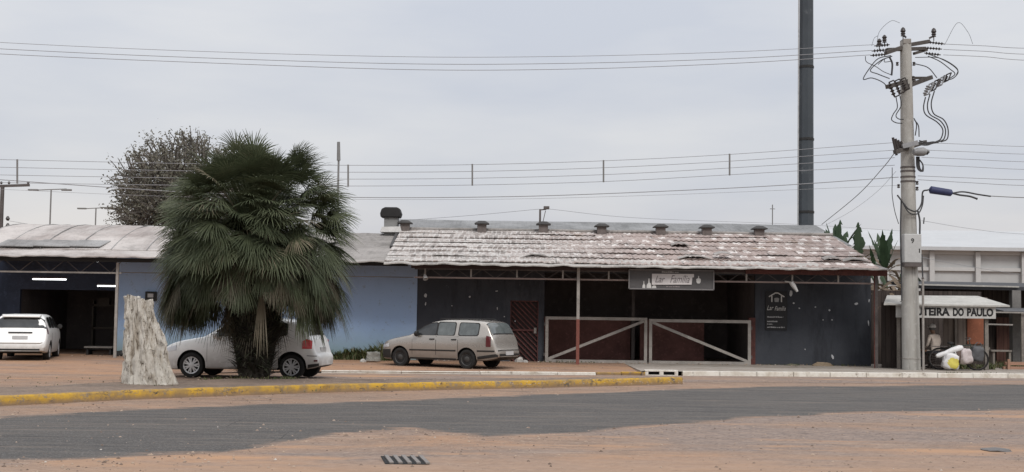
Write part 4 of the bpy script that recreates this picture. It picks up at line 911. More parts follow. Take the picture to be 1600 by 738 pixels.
for i in range(380):      # hanging skirt on both flanks, thinner towards the street and the car side
    az = random.choice((0, math.pi)) + random.gauss(0, .55)
    if i % 5 == 0: az = random.uniform(math.pi, 2 * math.pi)
    el = R(random.uniform(0, 26)); t = random.random(); fb = abs(math.sin(az)) > .55
    fan_leaf(lv if t > .3 else dv, heart + Vector((0, 0, random.uniform(-.5, -.1))), az, el, random.uniform(1.35, 2.0) * (.75 if fb else 1), random.uniform(.5, .75) * (.85 if fb else 1), random.uniform(1.5, 2.4) * (.75 if fb else 1), random.random() * .7, stiff=.8, nseg=20, spread=random.choice((35, 50, 62)), wseg=.022)
for i in range(60):       # dead fronds folded down along the trunk
    az = random.uniform(0, 2 * math.pi)
    fan_leaf(dv, heart + Vector((0, 0, random.uniform(-1.3, -.5))), az, R(random.uniform(-25, 10)), random.uniform(.3, .62), random.uniform(.45, .7), 2.6, random.random() * .4, stiff=.9, nseg=14, spread=45, wseg=.024)
fan_leaf(dv, Vector((pbase.x + .22, pbase.y - .62, 2.45)), R(-75), R(-10), .3, .95, 3.4, .7, stiff=1, nseg=9, spread=12)
sv = Leaves(); rq = lin([(0, .36), (.5, .44), (1.0, .53), (1.6, .54), (2.3, .45), (3, .3)])
for i in range(1500):
    h = random.uniform(.05, 2.6); az = random.uniform(0, 2 * math.pi); r = rq(h) * .9; o = pbase + Vector((math.cos(az) * r, math.sin(az) * r, h)); l = random.uniform(.25, .62) * (1 if h > .5 else .7)
    el = R(random.uniform(0, 65)); d = Vector((math.cos(az + random.uniform(-.4, .4)) * math.cos(el), math.sin(az) * math.cos(el), math.sin(el))); s_ = Vector((-math.sin(az), math.cos(az), 0))
    sv.strip([o, o + d * l * .5, o + d * l + Vector((0, 0, -.25 * l))], [.035, .028, .004], s_, random.random())
lv.done('crown', MAT_FROND, palm); dv.done('dead_fronds', MAT_DRYFROND, palm); sv.done('trunk_blades', leaf_mat('old_dark_blade', (.034, .038, .024), (.075, .078, .05)), palm)
b = MB(); prof = [(.33, -.1), (.36, .1), (.43, .5), (.51, 1.0), (.54, 1.6), (.48, 2.2), (.38, 2.8), (.2, 3.3)]; b.lathe(pbase, prof, 18)
rf = lin([(h, r) for r, h in prof])
for i in range(900):      # old leaf bases
    h = random.uniform(.02, 2.7); az = random.uniform(0, 2 * math.pi); r = rf(h) * .93; o = pbase + Vector((math.cos(az) * r, math.sin(az) * r, h)); l = random.uniform(.16, .50)
    el = R(random.uniform(5, 60)) if h > .4 else R(random.uniform(-5, 45)); d = Vector((math.cos(az) * math.cos(el), math.sin(az) * math.cos(el), math.sin(el))); s_ = Vector((-math.sin(az), math.cos(az), 0))
    e = o + d * l; m_ = o + d * l * .55 + Vector((0, 0, .02)); n = len(b.v); wv = random.uniform(.012, .04)
    b.v += [o - s_ * wv, o + s_ * wv, m_ + s_ * wv * .7, e, m_ - s_ * wv * .7]; b.f.append((n, n + 1, n + 2, n + 3, n + 4)); b.mi.append(0)
b.build('trunk', MAT_BOOT, palm)

# tree behind the workshop
random.seed(5); ty = 58.0; tb = Vector((X(305, ty), ty, 0)); tr = thing('broadleaf_tree', tb, 'sparse grey brown tree with thin twiggy crown rising behind the vaulted roof and palm', 'tree')
wood = MB(); lf = Leaves(); MAT_BARK = plain('grey_bark', (0.13, 0.115, 0.10), 0.95, var=.4, scale=3)
MAT_TLEAF = leaf_mat('dull_olive_leaf', (0.11, 0.104, 0.075), (0.185, 0.17, 0.135)); cc = Vector((tb.x, ty, 6.5))
def inside(p, k=1.0):
    d = p - cc; return (d.x / 4.0) ** 2 + (d.y / 3.6) ** 2 + (d.z / (2.75 if d.z > 0 else 2.9)) ** 2 < k * (1 + .35 * nz1(d.x * .6, d.y * .6, d.z * .6))
def twig_leaves(p, n, sp):
    for _ in range(n):
        q = p + Vector((random.gauss(0, sp), random.gauss(0, sp), random.gauss(0, sp * .8))); a = Vector((random.uniform(-1, 1), random.uniform(-1, 1), random.uniform(-.7, .7))).normalized()
        s_ = a.cross(Vector((random.uniform(-1, 1), random.uniform(-1, 1), random.uniform(-1, 1)))).normalized(); l = random.uniform(.07, .17); t = random.random()
        lf.strip([q, q + a * l * .5 + Vector((0, 0, .02)), q + a * l], [.03, random.uniform(.04, .085), .01], s_, t)
def grow(p, d, l, r, lev):
    pts = [p]; q = p; dd = d
    for i in range(3):
        dd = (dd + Vector((random.gauss(0, .16), random.gauss(0, .16), random.gauss(0, .12) + .03))).normalized(); q = q + dd * l / 3; pts.append(q)
    wood.tube(pts, [r, r * .88, r * .76, r * .64], 6 if lev < 2 else 4 if lev < 4 else 3, caps=False)
    if lev >= 3 and random.random() < .8: twig_leaves(pts[2], 6, .26)
    if lev >= 5 or not inside(q, 1.05):
        twig_leaves(q, random.choice((6, 9, 13)), .27); return
    for k in range(random.choice((2, 3, 3)) if lev else 6):
        a = random.uniform(0, 2 * math.pi); sp = random.uniform(.45, .95) if lev else random.uniform(.5, 1.15); u = dd.orthogonal().normalized(); v = dd.cross(u)
        nd = (dd * math.cos(sp) + (u * math.cos(a) + v * math.sin(a)) * math.sin(sp) + Vector((0, 0, .05))).normalized()
        grow(q if random.random() < .75 else pts[2], nd, l * random.uniform(.66, .9), r * .6, lev + 1)
wood.tube([tb, tb + Vector((.05, 0, 1.5)), tb + Vector((-.03, 0, 3.0))], [.30, .24, .21], 10); grow(tb + Vector((-.03, 0, 2.9)), Vector((0, 0, 1)), 1.9, .2, 0)
for a0, z0 in ((0.2, 3.0), (2.9, 2.8), (4.4, 3.2), (1.2, 3.3), (5.5, 2.9), (3.6, 3.4)): grow(tb + Vector((0, 0, z0)), Vector((math.cos(a0) * .8, math.sin(a0) * .8, .55)).normalized(), 1.9, .13, 1)
for _ in range(3600):
    a = Vector((random.gauss(0, 1), random.gauss(0, 1), random.gauss(0, 1))).normalized() * (random.random() ** .42); p = cc + Vector((a.x * 3.8, a.y * 3.4, a.z * (2.8 if a.z > 0 else 3.0)))
    if nz1(p.x * .55, p.y * .55, p.z * .6) < -.10: continue
    d = (Vector((a.x, a.y, a.z + .25)) + Vector((random.gauss(0, .5), random.gauss(0, .5), random.gauss(0, .4)))).normalized(); l = random.uniform(.3, .8); m_ = p + d * l * .5 + Vector((0, 0, random.uniform(-.06, .06)))
    wood.tube([p - d * .25, m_, p + d * l], [.034, .026, .013], 3, caps=False); twig_leaves(m_, 3, .09); twig_leaves(p + d * l * .95, random.choice((3, 5, 8)), .10)
wood.build('trunk', MAT_BARK, tr); lf.done('crown', MAT_TLEAF, tr)

# ragged banana plants between the bar and the stall
MAT_BAN = leaf_mat('banana_leaf', (0.026, 0.048, 0.022), (0.05, 0.08, 0.038)); MAT_BAND = leaf_mat('dead_banana_leaf', (0.12, 0.085, 0.055), (0.20, 0.15, 0.105))
MAT_BANS = plain('banana_stem', (0.10, 0.085, 0.055), var=.4)
def banana(px, Y, ztop, n, ndead, label, seed, lean=0.0):
    random.seed(seed); base = Vector((X(px, Y), Y, .12)); t = thing('banana_plant', base, label, 'plant', 'banana plants behind the bar and the stall'); zs = ztop - 1.55
    MB().tube([base, base + Vector((.03, 0, zs * .5)), base + Vector((lean * .3, 0, zs))], [.14, .12, .08], 9).build('trunk', MAT_BANS, t)
    top_ = base + Vector((lean * .3, 0, zs)); lv = Leaves(); dv = Leaves()
    def leaf(L_, az, el, droop, ln, wd, ragged):
        d = Vector((math.cos(az) * math.cos(el), math.sin(az) * math.cos(el), math.sin(el))); p = top_.copy(); pts = [p]; ns = 9
        for i in range(ns): d = (d + Vector((0, 0, -droop / ns * (i / ns * 1.6)))).normalized(); p = p + d * ln / ns; pts.append(p)
        s_ = Vector((-math.sin(az), math.cos(az), 0)); ws = [.03, .05] + [wd * (math.sin(math.pi * min(1, (k + .6) / 8.3)) ** .6) for k in range(1, ns)]; ws = ws[:ns + 1]; ws[-1] = .02
        tn = random.random()
        for sg in (-1, 1):
            for i in range(1, ns):
                a0, a1 = ws[i] * random.uniform(1 - ragged, 1), ws[i + 1] * random.uniform(1 - ragged, 1); dn = Vector((0, 0, -.35))
                n0 = len(L_.v); e0 = pts[i] + (s_ * sg + dn).normalized() * a0 * .5; e1 = pts[i + 1] + (s_ * sg + dn).normalized() * a1 * .5
                L_.v += [pts[i], pts[i + 1], e1, e0]; L_.t += [tn] * 4; L_.f.append((n0, n0 + 1, n0 + 2, n0 + 3)); L_.mi.append(0)
    for i in range(n): leaf(lv, random.uniform(0, 6.28), R(random.uniform(58, 86)), random.uniform(.2, 1.0), random.uniform(1.2, 1.75), random.uniform(.38, .62), .65)
    for i in range(ndead): leaf(dv, random.uniform(0, 6.28), R(random.uniform(-10, 50)), random.uniform(2.2, 3.2), random.uniform(.9, 1.6), random.uniform(.2, .4), .6)
    lv.done('crown', MAT_BAN, t); dv.done('dead_foliage', MAT_BAND, t)
banana(1309, 48.5, Z(1309, 345, 48.5) - .1, 7, 5, 'dark green banana plant at the right end of the bar roof', 3)
banana(1340, 49, Z(1340, 343, 49) - .25, 3, 12, 'half dead brown banana plant with one upright green spike', 8, .1)
banana(1383, 46.5, Z(1383, 364, 46.5) - .05, 7, 9, 'fresh green banana plant with two tall leaves beside the concrete pole', 14)
banana(1408, 47.5, Z(1410, 400, 47.5) - .3, 1, 10, 'low dead brown banana clump directly behind the concrete pole', 21)
banana(1455, 48, Z(1455, 412, 48) - .2, 1, 10, 'low dead brown banana clump above the stall awning', 29)

banana(1374, 44.2, Z(1374, 392, 44.2), 2, 13, 'dead brown banana clump in the gap beside the bar roof corner', 35)
banana(1392, 45.0, Z(1392, 398, 45.0), 1, 12, 'bushy dead brown banana clump just left of the concrete pole', 41)
# whitewashed tree stump
sx, sy = X(233, 25.5, 560), 25.6; st_ = thing('tree_stump', (sx, sy, .12), 'tall rough tree stump painted white standing left of the palm', 'stump')
b = MB(); rows = []; H = 1.78; NA = 72; lft = X(196, 25.6, 540)
for i in range(41):
    h = H * i / 40; rr = lin([(0, .53), (.12, .49), (.5, .43), (1.0, .36), (1.3, .30), (1.6, .25), (1.78, .23)])(h); row = []
    for k in range(NA + 1):
        a = 2 * math.pi * (k % NA) / NA; u = Vector((math.cos(a), math.sin(a), 0))
        rid = .06 * nz1(u.x * 3.2, u.y * 3.2, h * .7) + .05 * nz1(u.x * 7, u.y * 7, h * 1.9 + 4) + .028 * (1 if nz1(u.x * 5, u.y * 5, h * 1.5 + 7) > .05 else -1) + .03 * (abs(nz1(u.x * 11, u.y * 11, h * 2.5 + 9)) - .2) + .02 * nz1(u.x * 16, u.y * 16, h * 9)
        r = rr + rid * (1.25 if h < .3 else 1); zt_ = h + (0.09 * nz1(u.x * 2, u.y * 2, 3) + (.03 if u.x < 0 else -.05) * max(0, (h - 1.3) / .48) if h > 1.2 else 0)
        row.append((lft + rr + u.x * r, sy + u.y * r * .9, .08 + zt_))
    rows.append(row)
rows.append([((p[0] - (lft + .23)) * .25 + lft + .23, (p[1] - sy) * .25 + sy, p[2] - .05) for p in rows[-1]]); b.grid(rows)
m = M('flaking_whitewash', (0.52, 0.485, 0.43), 0.95, 0, 0.2); v = m.vec((1, 1, .35))
v2 = m.vec((2.6, 2.6, .55)); m.mix(m.noise(2.2, 7, 0.8, 0.48, 0.58, v2), (0.40, 0.355, 0.295)); m.mix(m.noise(4.5, 8, 0.82, 0.52, 0.57, v2), (0.22, 0.185, 0.145)); m.mix(m.noise(9, 7, 0.8, 0.56, 0.60, v2), (0.085, 0.07, 0.055)); m.mix(m.noise(3.2, 5, 0.7, 0.57, 0.68, m.vec((1, 1, .5), loc=(3, 3, 3))), (0.46, 0.43, 0.38))
m.bump(m.noise(9, 6, 0.75, 0.2, 0.8, v), 0.9, 0.05); b.build('bark', m.m, st_, smooth=True, angle=60)

# weeds
MAT_WEED = leaf_mat('weed_green', (0.055, 0.075, 0.025), (0.115, 0.115, 0.05), (0.20, 0.16, 0.09))
random.seed(3); lv = Leaves()
def weeds(x0, x1, y0, y1, n, h, z=.12, bush=0):
    for _ in range(n):
        x = random.uniform(x0, x1); p = Vector((x, random.uniform(y0, y1), z)); a = random.uniform(0, 6.28); l = h * random.uniform(.4, 1.25) * (.6 + .8 * abs(nz1(x * .9, 3)))
        d = Vector((math.cos(a) * .45, math.sin(a) * .45, 1)); s_ = Vector((-math.sin(a), math.cos(a), 0))
        lv.strip([p, p + d * l * .5, p + d * l * .85 + Vector((math.cos(a), math.sin(a), -.2)) * l * .2], [.025, .02 + bush * .03, .004], s_, random.random())
weeds(-6.4, -3.6, 40.3, 41.1, 900, .26); weeds(-6.0, -4.1, 40.5, 41.1, 420, .42, bush=1); weeds(-4.6, -3.7, 40.0, 40.9, 380, .62, bush=1); weeds(-12.5, -6.4, 40.8, 41.15, 250, .16)
weeds(15.0, 19.5, 40.6, 43.5, 1500, .30); weeds(13.9, 15.0, 39.6, 40.2, 160, .3, bush=1); weeds(8, 11.4, 40.95, 41.15, 70, .10); weeds(0.9, 3.0, 40.4, 41.0, 60, .1)
weeds(12.3, 17, 36.75, 36.95, 60, .06); weeds(sx - .75, sx + .75, sy - .75, sy - .45, 90, .10, .12); weeds(pbase.x - 1.1, pbase.x + 1.1, pbase.y - .9, pbase.y - .4, 160, .12, .12); weeds(-12, -3, 24.2, 28.5, 120, .05, .10)
stuff(lv.done('weeds', MAT_WEED, None))
# loose stones, rubble and dry scraps on the ground
random.seed(9); b = MB()
def pebble(p, r):
    n = len(b.v); k = [Vector((random.uniform(.6, 1), 0, 0)), Vector((0, random.uniform(.6, 1), 0)), Vector((-random.uniform(.6, 1), 0, 0)), Vector((0, -random.uniform(.6, 1), 0)), Vector((0, 0, random.uniform(.4, .7))), Vector((0, 0, -.2))]
    q = Matrix.Rotation(random.uniform(0, 3), 3, 'Z'); b.v += [p + q @ v * r for v in k]
    for f in ((0, 1, 4), (1, 2, 4), (2, 3, 4), (3, 0, 4), (1, 0, 5), (2, 1, 5), (3, 2, 5), (0, 3, 5)): b.f.append(tuple(n + i for i in f)); b.mi.append(0)
tn = []
def scatter(p, r):
    n = len(b.v); pebble(p, r); tn.extend([random.random()] * (len(b.v) - n))
for _ in range(1900):
    px = random.uniform(-40, 1640); e = random.choice((0, 1, 1, 2, 2, 3))
    py = far(px) + random.gauss(-5, 5) if e == 0 else near(px) + abs(random.gauss(0, 14)) - 3 if e == 1 else random.uniform(655, 742) if e == 2 else far(px) - random.uniform(0, 26)
    g = G(px, min(max(py, 596), 745)); scatter(g + Vector((0, 0, .006)), random.choice((.008, .01, .012, .014, .02, .028)) * random.uniform(.7, 1.3))
for _ in range(500):
    x = random.uniform(-9, 4); scatter(Vector((x, back(x) - random.uniform(0.2, 3.0), .15)), random.uniform(.010, .03))
for _ in range(260): x = random.uniform(-14, 11); scatter(Vector((x, random.uniform(40.2, 41.1), .13)), random.uniform(.015, .05))
for _ in range(300): x = random.uniform(-15, 3); scatter(Vector((x, random.uniform(34.8, 40.5), .10)), random.uniform(.010, .028))
m = M('mixed_gravel', (.13, .095, .075), .95, 0, .2); m.mix(m.rng(m.attr('tint'), .15, .6), (.34, .26, .20)); m.mix(m.rng(m.attr('tint'), .985, .99), (.44, .40, .36))
gv = b.build('gravel', m.m); at = gv.data.attributes.new('tint', 'FLOAT', 'POINT'); at.data.foreach_set('value', tn); stuff(gv)
def rock(name, p, r, mat, label, cat, squash=.7, seed=0, cubic=0.0):
    bm = bmesh.new(); bmesh.ops.create_icosphere(bm, subdivisions=3, radius=1)
    for v in bm.verts:
        if cubic: mxv = max(abs(v.co.x), abs(v.co.y), abs(v.co.z)); v.co = v.co.lerp(v.co / mxv * .85, cubic)
        v.co *= 1 + .28 * nz1(v.co.x * 1.3 + seed, v.co.y * 1.3, v.co.z * 1.3) + .10 * nz1(v.co.x * 4 + seed, v.co.y * 4, v.co.z * 4)
        v.co = Vector((v.co.x * r[0], v.co.y * r[1], max(-.3, v.co.z) * r[2]))
    me = bpy.data.meshes.new(name); bm.to_mesh(me); bm.free(); me.materials.append(mat); o = bpy.data.objects.new(name, me); COL.objects.link(o); o.location = p
    return tag(o, label, cat)
MAT_RUB = plain('pale_rubble', (.46, .44, .41), var=.35, scale=6, bump=.6); MAT_CBLK = plain('old_concrete_lump', (.24, .235, .21), var=.4, scale=5, bump=.6); MAT_SOIL = plain('heaped_soil', (.24, .18, .12), var=.4, scale=5, bump=.6)
q = P(583, 556, 39.2); rock('concrete_block', (q.x, 39.2, .22), (.24, .2, .24), MAT_CBLK, 'mossy grey concrete block lying in the weeds before the blue wall', 'block', cubic=.9, seed=2)
q = P(567, 566, 39); rock('rubble_stone', (q.x, 39, .13), (.09, .08, .08), MAT_RUB, 'tiny pale stone in the weeds left of the concrete block', 'stone', seed=4)
q = P(812, 566, 40.6); rock('rubble_stone', (q.x, 40.6, .14), (.15, .12, .13), MAT_RUB, 'larger pale stone at the foot of the grille door', 'stone', seed=7)
q = P(821, 568, 40.4); rock('rubble_stone', (q.x, 40.4, .13), (.08, .08, .07), MAT_RUB, 'small pale stone lying right beside the one at the grille door', 'stone', seed=9)
q = P(1285, 570, 40.7); rock('soil_heap', (q.x, 40.7, .12), (.33, .16, .13), MAT_SOIL, 'small brown heap of soil against the charcoal wall', 'soil heap', seed=12)
q = P(1238, 571, 40.8); rock('soil_heap', (q.x, 40.8, .12), (.2, .12, .06), plain('mossy_soil', (.12, .115, .075)), 'flat mossy clod of soil below the black wall sign', 'soil heap', seed=13)
# ------------------------------------------------------------------ gates and signs of the bar
def gate(pl, pr, pt, pb, flip, label):
    Y = 41.0; x0, x1 = X(pl, Y, 530), X(pr, Y, 530); z1 = Z((pl + pr) / 2, pt, Y); z0 = .16
    t = thing('gate', ((x0 + x1) / 2, Y, .12), label, 'gate', 'two gate leaves across the open bar front'); W = .095
    b = MB()
    b.bar((x0, Y, z1), (x1, Y, z1), W); b.bar((x0, Y, z0), (x1, Y, z0), W); b.bar((x0 + W / 2, Y, z0 + W / 2), (x0 + W / 2, Y, z1 - W / 2), W); b.bar((x1 - W / 2, Y, z0 + W / 2), (x1 - W / 2, Y, z1 - W / 2), W)
    b.build('gate_frame', MAT_GREYSTEEL, t)
    a, c = ((x0 + .1, z0 + .06), (x1 - .1, z1 - .06)) if not flip else ((x0 + .1, z1 - .06), (x1 - .1, z0 + .06))
    MB().bar((a[0], Y + .004, a[1]), (c[0], Y + .004, c[1]), .075, .085).build('brace', MAT_GREYSTEEL, t)
    xh = x0 if not flip else x1; b = MB()
    for z in (z0 + .2, z1 - .2): b.box((xh - .05, Y - .02, z - .05), (xh + .05, Y + .14, z + .05))
    b.build('hinge', MAT_DIMSTEEL, t)
gate(852, 1011, 498, 567, False, 'grey tubular gate leaf next to the grille door, its brace rising towards the middle')
gate(1014, 1173, 502, 570, True, 'grey tubular gate leaf beside the sign wall, its brace falling towards the wall')
MAT_WHITEP = plain('faded_white_print', (.58, .57, .55), .8, var=.2, scale=5, bump=0)
Y = 39.42; a, c = P(983, 421.5, Y), P(1115, 453, Y)
sg = thing('sign_board', ((a.x + c.x) / 2, Y, c.z), 'grey hanging sign board with a white script banner under the roof edge', 'sign')
MB().box((a.x, Y, c.z), (c.x, Y + .06, a.z)).build('board', plain('grey_sign_panel', (.085, .08, .08), .6, var=.2, scale=2), sg)
b = MB()
for p, q in (((a.x, a.z), (c.x, a.z)), ((a.x, c.z), (c.x, c.z)), ((a.x, a.z), (a.x, c.z)), ((c.x, a.z), (c.x, c.z))): b.bar((p[0], Y - .01, p[1]), (q[0], Y - .01, q[1]), .035)
b.build('frame', plain('sign_edge_grey', (.19, .18, .18)), sg)
b0, b1 = P(1018.5, 428, Y), P(1083, 446, Y); dzz = .02
bn = MB(); bn.prism([(b0.x, Y - .035, b1.z + .0), (b1.x - .05, Y - .035, b1.z + .02), (b1.x - .03, Y - .035, b0.z - .1), (b1.x + .02, Y - .035, b0.z - .09), (b1.x + .02, Y - .035, b0.z + .01), (b0.x, Y - .035, b0.z)], (0, .012, 0)); bn = bn.build('banner', plain('pinkish_white_banner', (.56, .53, .52), .8, var=.12, scale=3), sg)
def print_line(x, y, z, w_, h_, mat, parent):
    """a line of small print, worn past reading: short uneven strokes"""
    b = MB(); u = 0.0
    while u < w_:
        l = min(random.uniform(.6, 1.5) * h_, w_ - u); d = random.uniform(.55, 1.0) * h_; b.box((x + u, y - .004, z), (x + u + max(l, .01), y + .002, z + d)); u += l + h_ * random.choice((.12, .12, .5))
    b.build('small_print', mat, parent)
MAT_INK = plain('faded_grey_ink', (.17, .15, .155), .8, var=.1)
text_mesh('lettering', 'Lar', MAT_INK, sg, (b0.x + .10, Y - .036, b1.z + .07), .21, .30, 0, .45)
text_mesh('lettering', 'Família', MAT_INK, sg, (b0.x + .56, Y - .036, b1.z + .07), .23, .60, 0, .45)
print_line(X(1034, Y, 424), Y - .003, b0.z + .035, .52, .055, plain('dim_sign_print', (.33, .32, .31)), sg)
print_line(X(1041, Y, 424), Y - .003, c.z + .06, .42, .045, plain('dim_sign_print', (.22, .19, .19)), sg)
b = MB()
for (p, hgt, wd) in ((1006, .22, .09), (1014, .30, .15), (1022, .16, .14)):
    x = X(p, Y, 445); b.prism([(x - wd / 2, Y - .004, c.z + .025), (x + wd / 2, Y - .004, c.z + .025), (x + wd * .42, Y - .004, c.z + .02 + hgt * .45), (x + wd * .12, Y - .004, c.z + .02 + hgt * .6), (x + wd * .08, Y - .004, c.z + .02 + hgt), (x - wd * .1, Y - .004, c.z + .02 + hgt), (x - wd * .15, Y - .004, c.z + .02 + hgt * .55), (x - wd * .45, Y - .004, c.z + .02 + hgt * .35)], (0, .004, 0))
b.build('printed_bottles', MAT_WHITEP, sg)
x = X(1091.5, Y, 438); zc = Z(1091, 438, Y); b = MB(); pr_ = [(-.03, -.10), (.03, -.10), (.065, -.06), (.07, .03), (.04, .05), (.015, .06), (.012, .13), (-.012, .13), (-.015, .06), (-.04, .05), (-.07, .03), (-.065, -.06)]
b.prism([(x + u, Y - .004, zc + v) for u, v in pr_], (0, .004, 0)); b.build('printed_jar', MAT_WHITEP, sg)
b = MB()
for px in (995, 1103): x = X(px, Y, 430); b.bar((x, Y + .07, a.z - .02), (x, Y + .12, a.z + .12), .03)
b.build('bracket', MAT_DIMSTEEL, sg)
# black sign on the charcoal wall
Y = YW - .05; a, c = P(1196.5, 455, Y), P(1230, 516, Y)
sg = thing('wall_sign', ((a.x + c.x) / 2, Y, c.z), 'tall black wall sign with a white house emblem and script lettering', 'sign')
MB().box((a.x, Y, c.z), (c.x, Y + .045, a.z)).build('board', plain('black_sign_panel', (.009, .009, .011), .5, var=.2), sg)
k = (c.x - a.x) / 33.5; cx = X(1213.5, Y, 465); zt = Z(1213, 458, Y); b = MB(); yy = Y - .004
def stroke(pts, wd):
    for p, q in zip(pts, pts[1:]): b.bar((cx + p[0] * k, yy, zt - p[1] * k), (cx + q[0] * k, yy, zt - q[1] * k), wd, .006, up=(0, 1, 0)) if False else b.prism(_seg(p, q, wd), (0, .006, 0))
def _seg(p, q, wd):
    p = Vector((cx + p[0] * k, 0, zt - p[1] * k)); q = Vector((cx + q[0] * k, 0, zt - q[1] * k)); d = (q - p).normalized(); n = Vector((-d.z, 0, d.x)) * wd / 2
    return [Vector((v.x, yy - .003, v.z)) for v in (p - n, q - n, q + n, p + n)]
stroke([(-12, 6), (-2, 0)], .035); stroke([(-2.2, .1), (2.2, .1)], .04); stroke([(2, 0), (12, 6)], .035); stroke([(-7.5, 4.5), (-7.5, 14)], .035); stroke([(7.5, 4.5), (7.5, 14)], .035)
b.build('house_emblem', MAT_WHITEP, sg)
b = MB(); b.prism([(cx + u * k, yy - .002, zt - v * k) for u, v in ((-3, 14), (3, 14), (3.8, 8.5), (1.5, 7.5), (-1.5, 7.5), (-3.8, 8.5))], (0, .005, 0)); b.build('pot_emblem', plain('grey_print', (.30, .30, .30)), sg)
text_mesh('lettering', 'Lar', MAT_WHITEP, sg, (a.x + 2 * k, yy, Z(1213, 485, Y)), .15, 10 * k, .0, .4); text_mesh('lettering', 'Família', MAT_WHITEP, sg, (a.x + 14 * k, yy, Z(1213, 485.5, Y)), .14, 17 * k, .0, .4)
MAT_GP = plain('grey_print', (.34, .34, .34))
for py, w_, h_ in ((496.5, 25, .045), (503.5, 16, .045), (507.5, 9, .03), (512.5, 27, .045)): print_line(a.x + 2.2 * k, yy, Z(1213, py, Y), w_ * k, h_, MAT_GP, sg)
# lamps hung from the trusses
def spot(px, py, Y, label, d):
    p = P(px, py, Y); t = thing('floodlight', p, label, 'floodlight', 'small floodlights fixed under the roof edge'); d = Vector(d).normalized()
    MB().bar(p + Vector((0, .05, .2)), p, .035).build('arm', MAT_GREYSTEEL, t); MB().lathe(p, [(.03, -.05), (.05, 0), (.075, .10), (.08, .13), (.065, .13), (.03, .05)], 14, d).build('lamp_head', plain('pale_lamp_metal', (.42, .41, .40)), t, smooth=True)
spot(664, 431, 39.5, 'pale floodlight at the corner between blue and charcoal walls', (.2, -.5, -.8))
p = P(1226, 440, 39.5); t = thing('floodlight', p, 'pale long floodlight slanting down above the black wall sign', 'floodlight', 'small floodlights fixed under the roof edge')
MB().bar(p, P(1238, 442, 39.5), .05).build('arm', MAT_GREYSTEEL, t); MB().tube([P(1236, 441, 39.5), P(1240, 447, 39.5), P(1246, 456, 39.45)], [.075, .075, .035], 10).build('lamp_head', plain('pale_lamp_metal', (.42, .41, .40)), t, smooth=True)
p = P(314, 463, YW - .1); t = thing('wall_lamp', p, 'white wall lamp with dark underside on the blue wall behind the palm', 'lamp')
MB().box((p.x - .2, YW - .25, p.z - .05), (p.x + .2, YW, p.z + .3)).build('hood', plain('white_lamp_box', (.6, .6, .58)), t, bevel=.02); MB().box((p.x - .18, YW - .28, p.z - .12), (p.x + .18, YW - .01, p.z - .05)).build('lens', MAT_TRIM, t)
p = P(236, 464, YW - .1); t = thing('wall_lamp', p, 'small black box lamp on the blue wall behind the white stump', 'lamp')
MB().box((p.x - .17, YW - .2, p.z - .14), (p.x + .17, YW, p.z + .17)).build('hood', MAT_TRIM, t, bevel=.02); MB().box((p.x - .08, YW - .21, p.z - .02), (p.x + .1, YW - .19, p.z + .10)).build('lens', MAT_PLATE, t)
# workbench at the garage mouth
a, c = P(136, 541, 41.8), P(180, 545, 41.8); t = thing('workbench', ((a.x + c.x) / 2, 41.9, .12), 'low dark workbench with a pale top edge in the garage mouth', 'bench')
MB().box((a.x, 41.5, a.z - .05), (c.x, 42.2, a.z)).build('bench_top', plain('worn_bench_top', (.17, .155, .14)), t)
b = MB(); b.box((a.x + .06, 41.55, .3), (c.x - .06, 42.1, a.z - .05)); b.build('cabinet', MAT_BLACKSTEEL, t)
for x in (a.x + .06, c.x - .12): MB().box((x, 41.56, .1), (x + .06, 42.0, .3)).build('leg', MAT_BLACKSTEEL, t)
p = P(187, 551, 40.9); t = rock('tyre_scrap', (p.x, 40.9, .14), (.22, .12, .16), MAT_TRIM, 'dark scrap heap at the corner of the blue wall by the bench', 'scrap', seed=20)
# storm drain in the kerb, street grate
x0, x1 = X(1006, 35.6, 582), X(1057, 35.6, 582); yk = kerb_y(4.2)
t = thing('storm_drain', ((x0 + x1) / 2, yk, 0), 'white kerb inlet with two black slots at the end of the yellow kerb', 'drain')
b = MB(); w3 = (x1 - x0); zt = .15; ha, hb = .055, .115; sl = [(x0 + w3 * .10, x0 + w3 * .44), (x0 + w3 * .56, x0 + w3 * .90)]
b.box((x0, yk - .03, hb), (x1, yk + .35, zt)); b.box((x0, yk - .03, -.02), (x1, yk + .35, ha - .03)); b.box((x0, yk - .028, ha - .03), (sl[0][0], yk + .35, hb)); b.box((sl[0][1], yk - .028, ha - .03), (sl[1][0], yk + .35, hb)); b.box((sl[1][1], yk - .028, ha - .03), (x1, yk + .35, hb)); b.build('inlet_block', MAT_KWHITE, t)
MB().box((x0 + .03, yk + .12, .0), (x1 - .03, yk + .15, hb)).build('slot_back', MAT_GAP, t)
g = G(632, 720.5); t = thing('drain_grate', (g.x, g.y, 0), 'rusty street grate of slanted bars half buried in the dirt', 'grate')
b = MB(); b.prism([(g.x - .18, g.y - .36, .006), (g.x + .27, g.y - .36, .006), (g.x + .16, g.y + .36, .006), (g.x - .30, g.y + .36, .006)], (0, 0, .006)); b.build('pit_shade_plate', MAT_GAP, t)  # flat black plate, painted shade in place of an opening below the bars
for i in range(5):
    u = -.17 + i * .098; MB().bar((g.x + u + .06, g.y - .35, .02), (g.x + u - .07, g.y + .35, .02), .045, .016).build('grate_bar', plain('grey_cast_iron', (.20, .18, .165)), t)
g = G(1556, 704.5); t = rock('broken_slab', (g.x, g.y, .004), (.17, .2, .03), plain('grey_slab', (.13, .12, .115)), 'small grey broken slab lying on the dirt nearest the camera', 'slab', seed=31, cubic=.4)

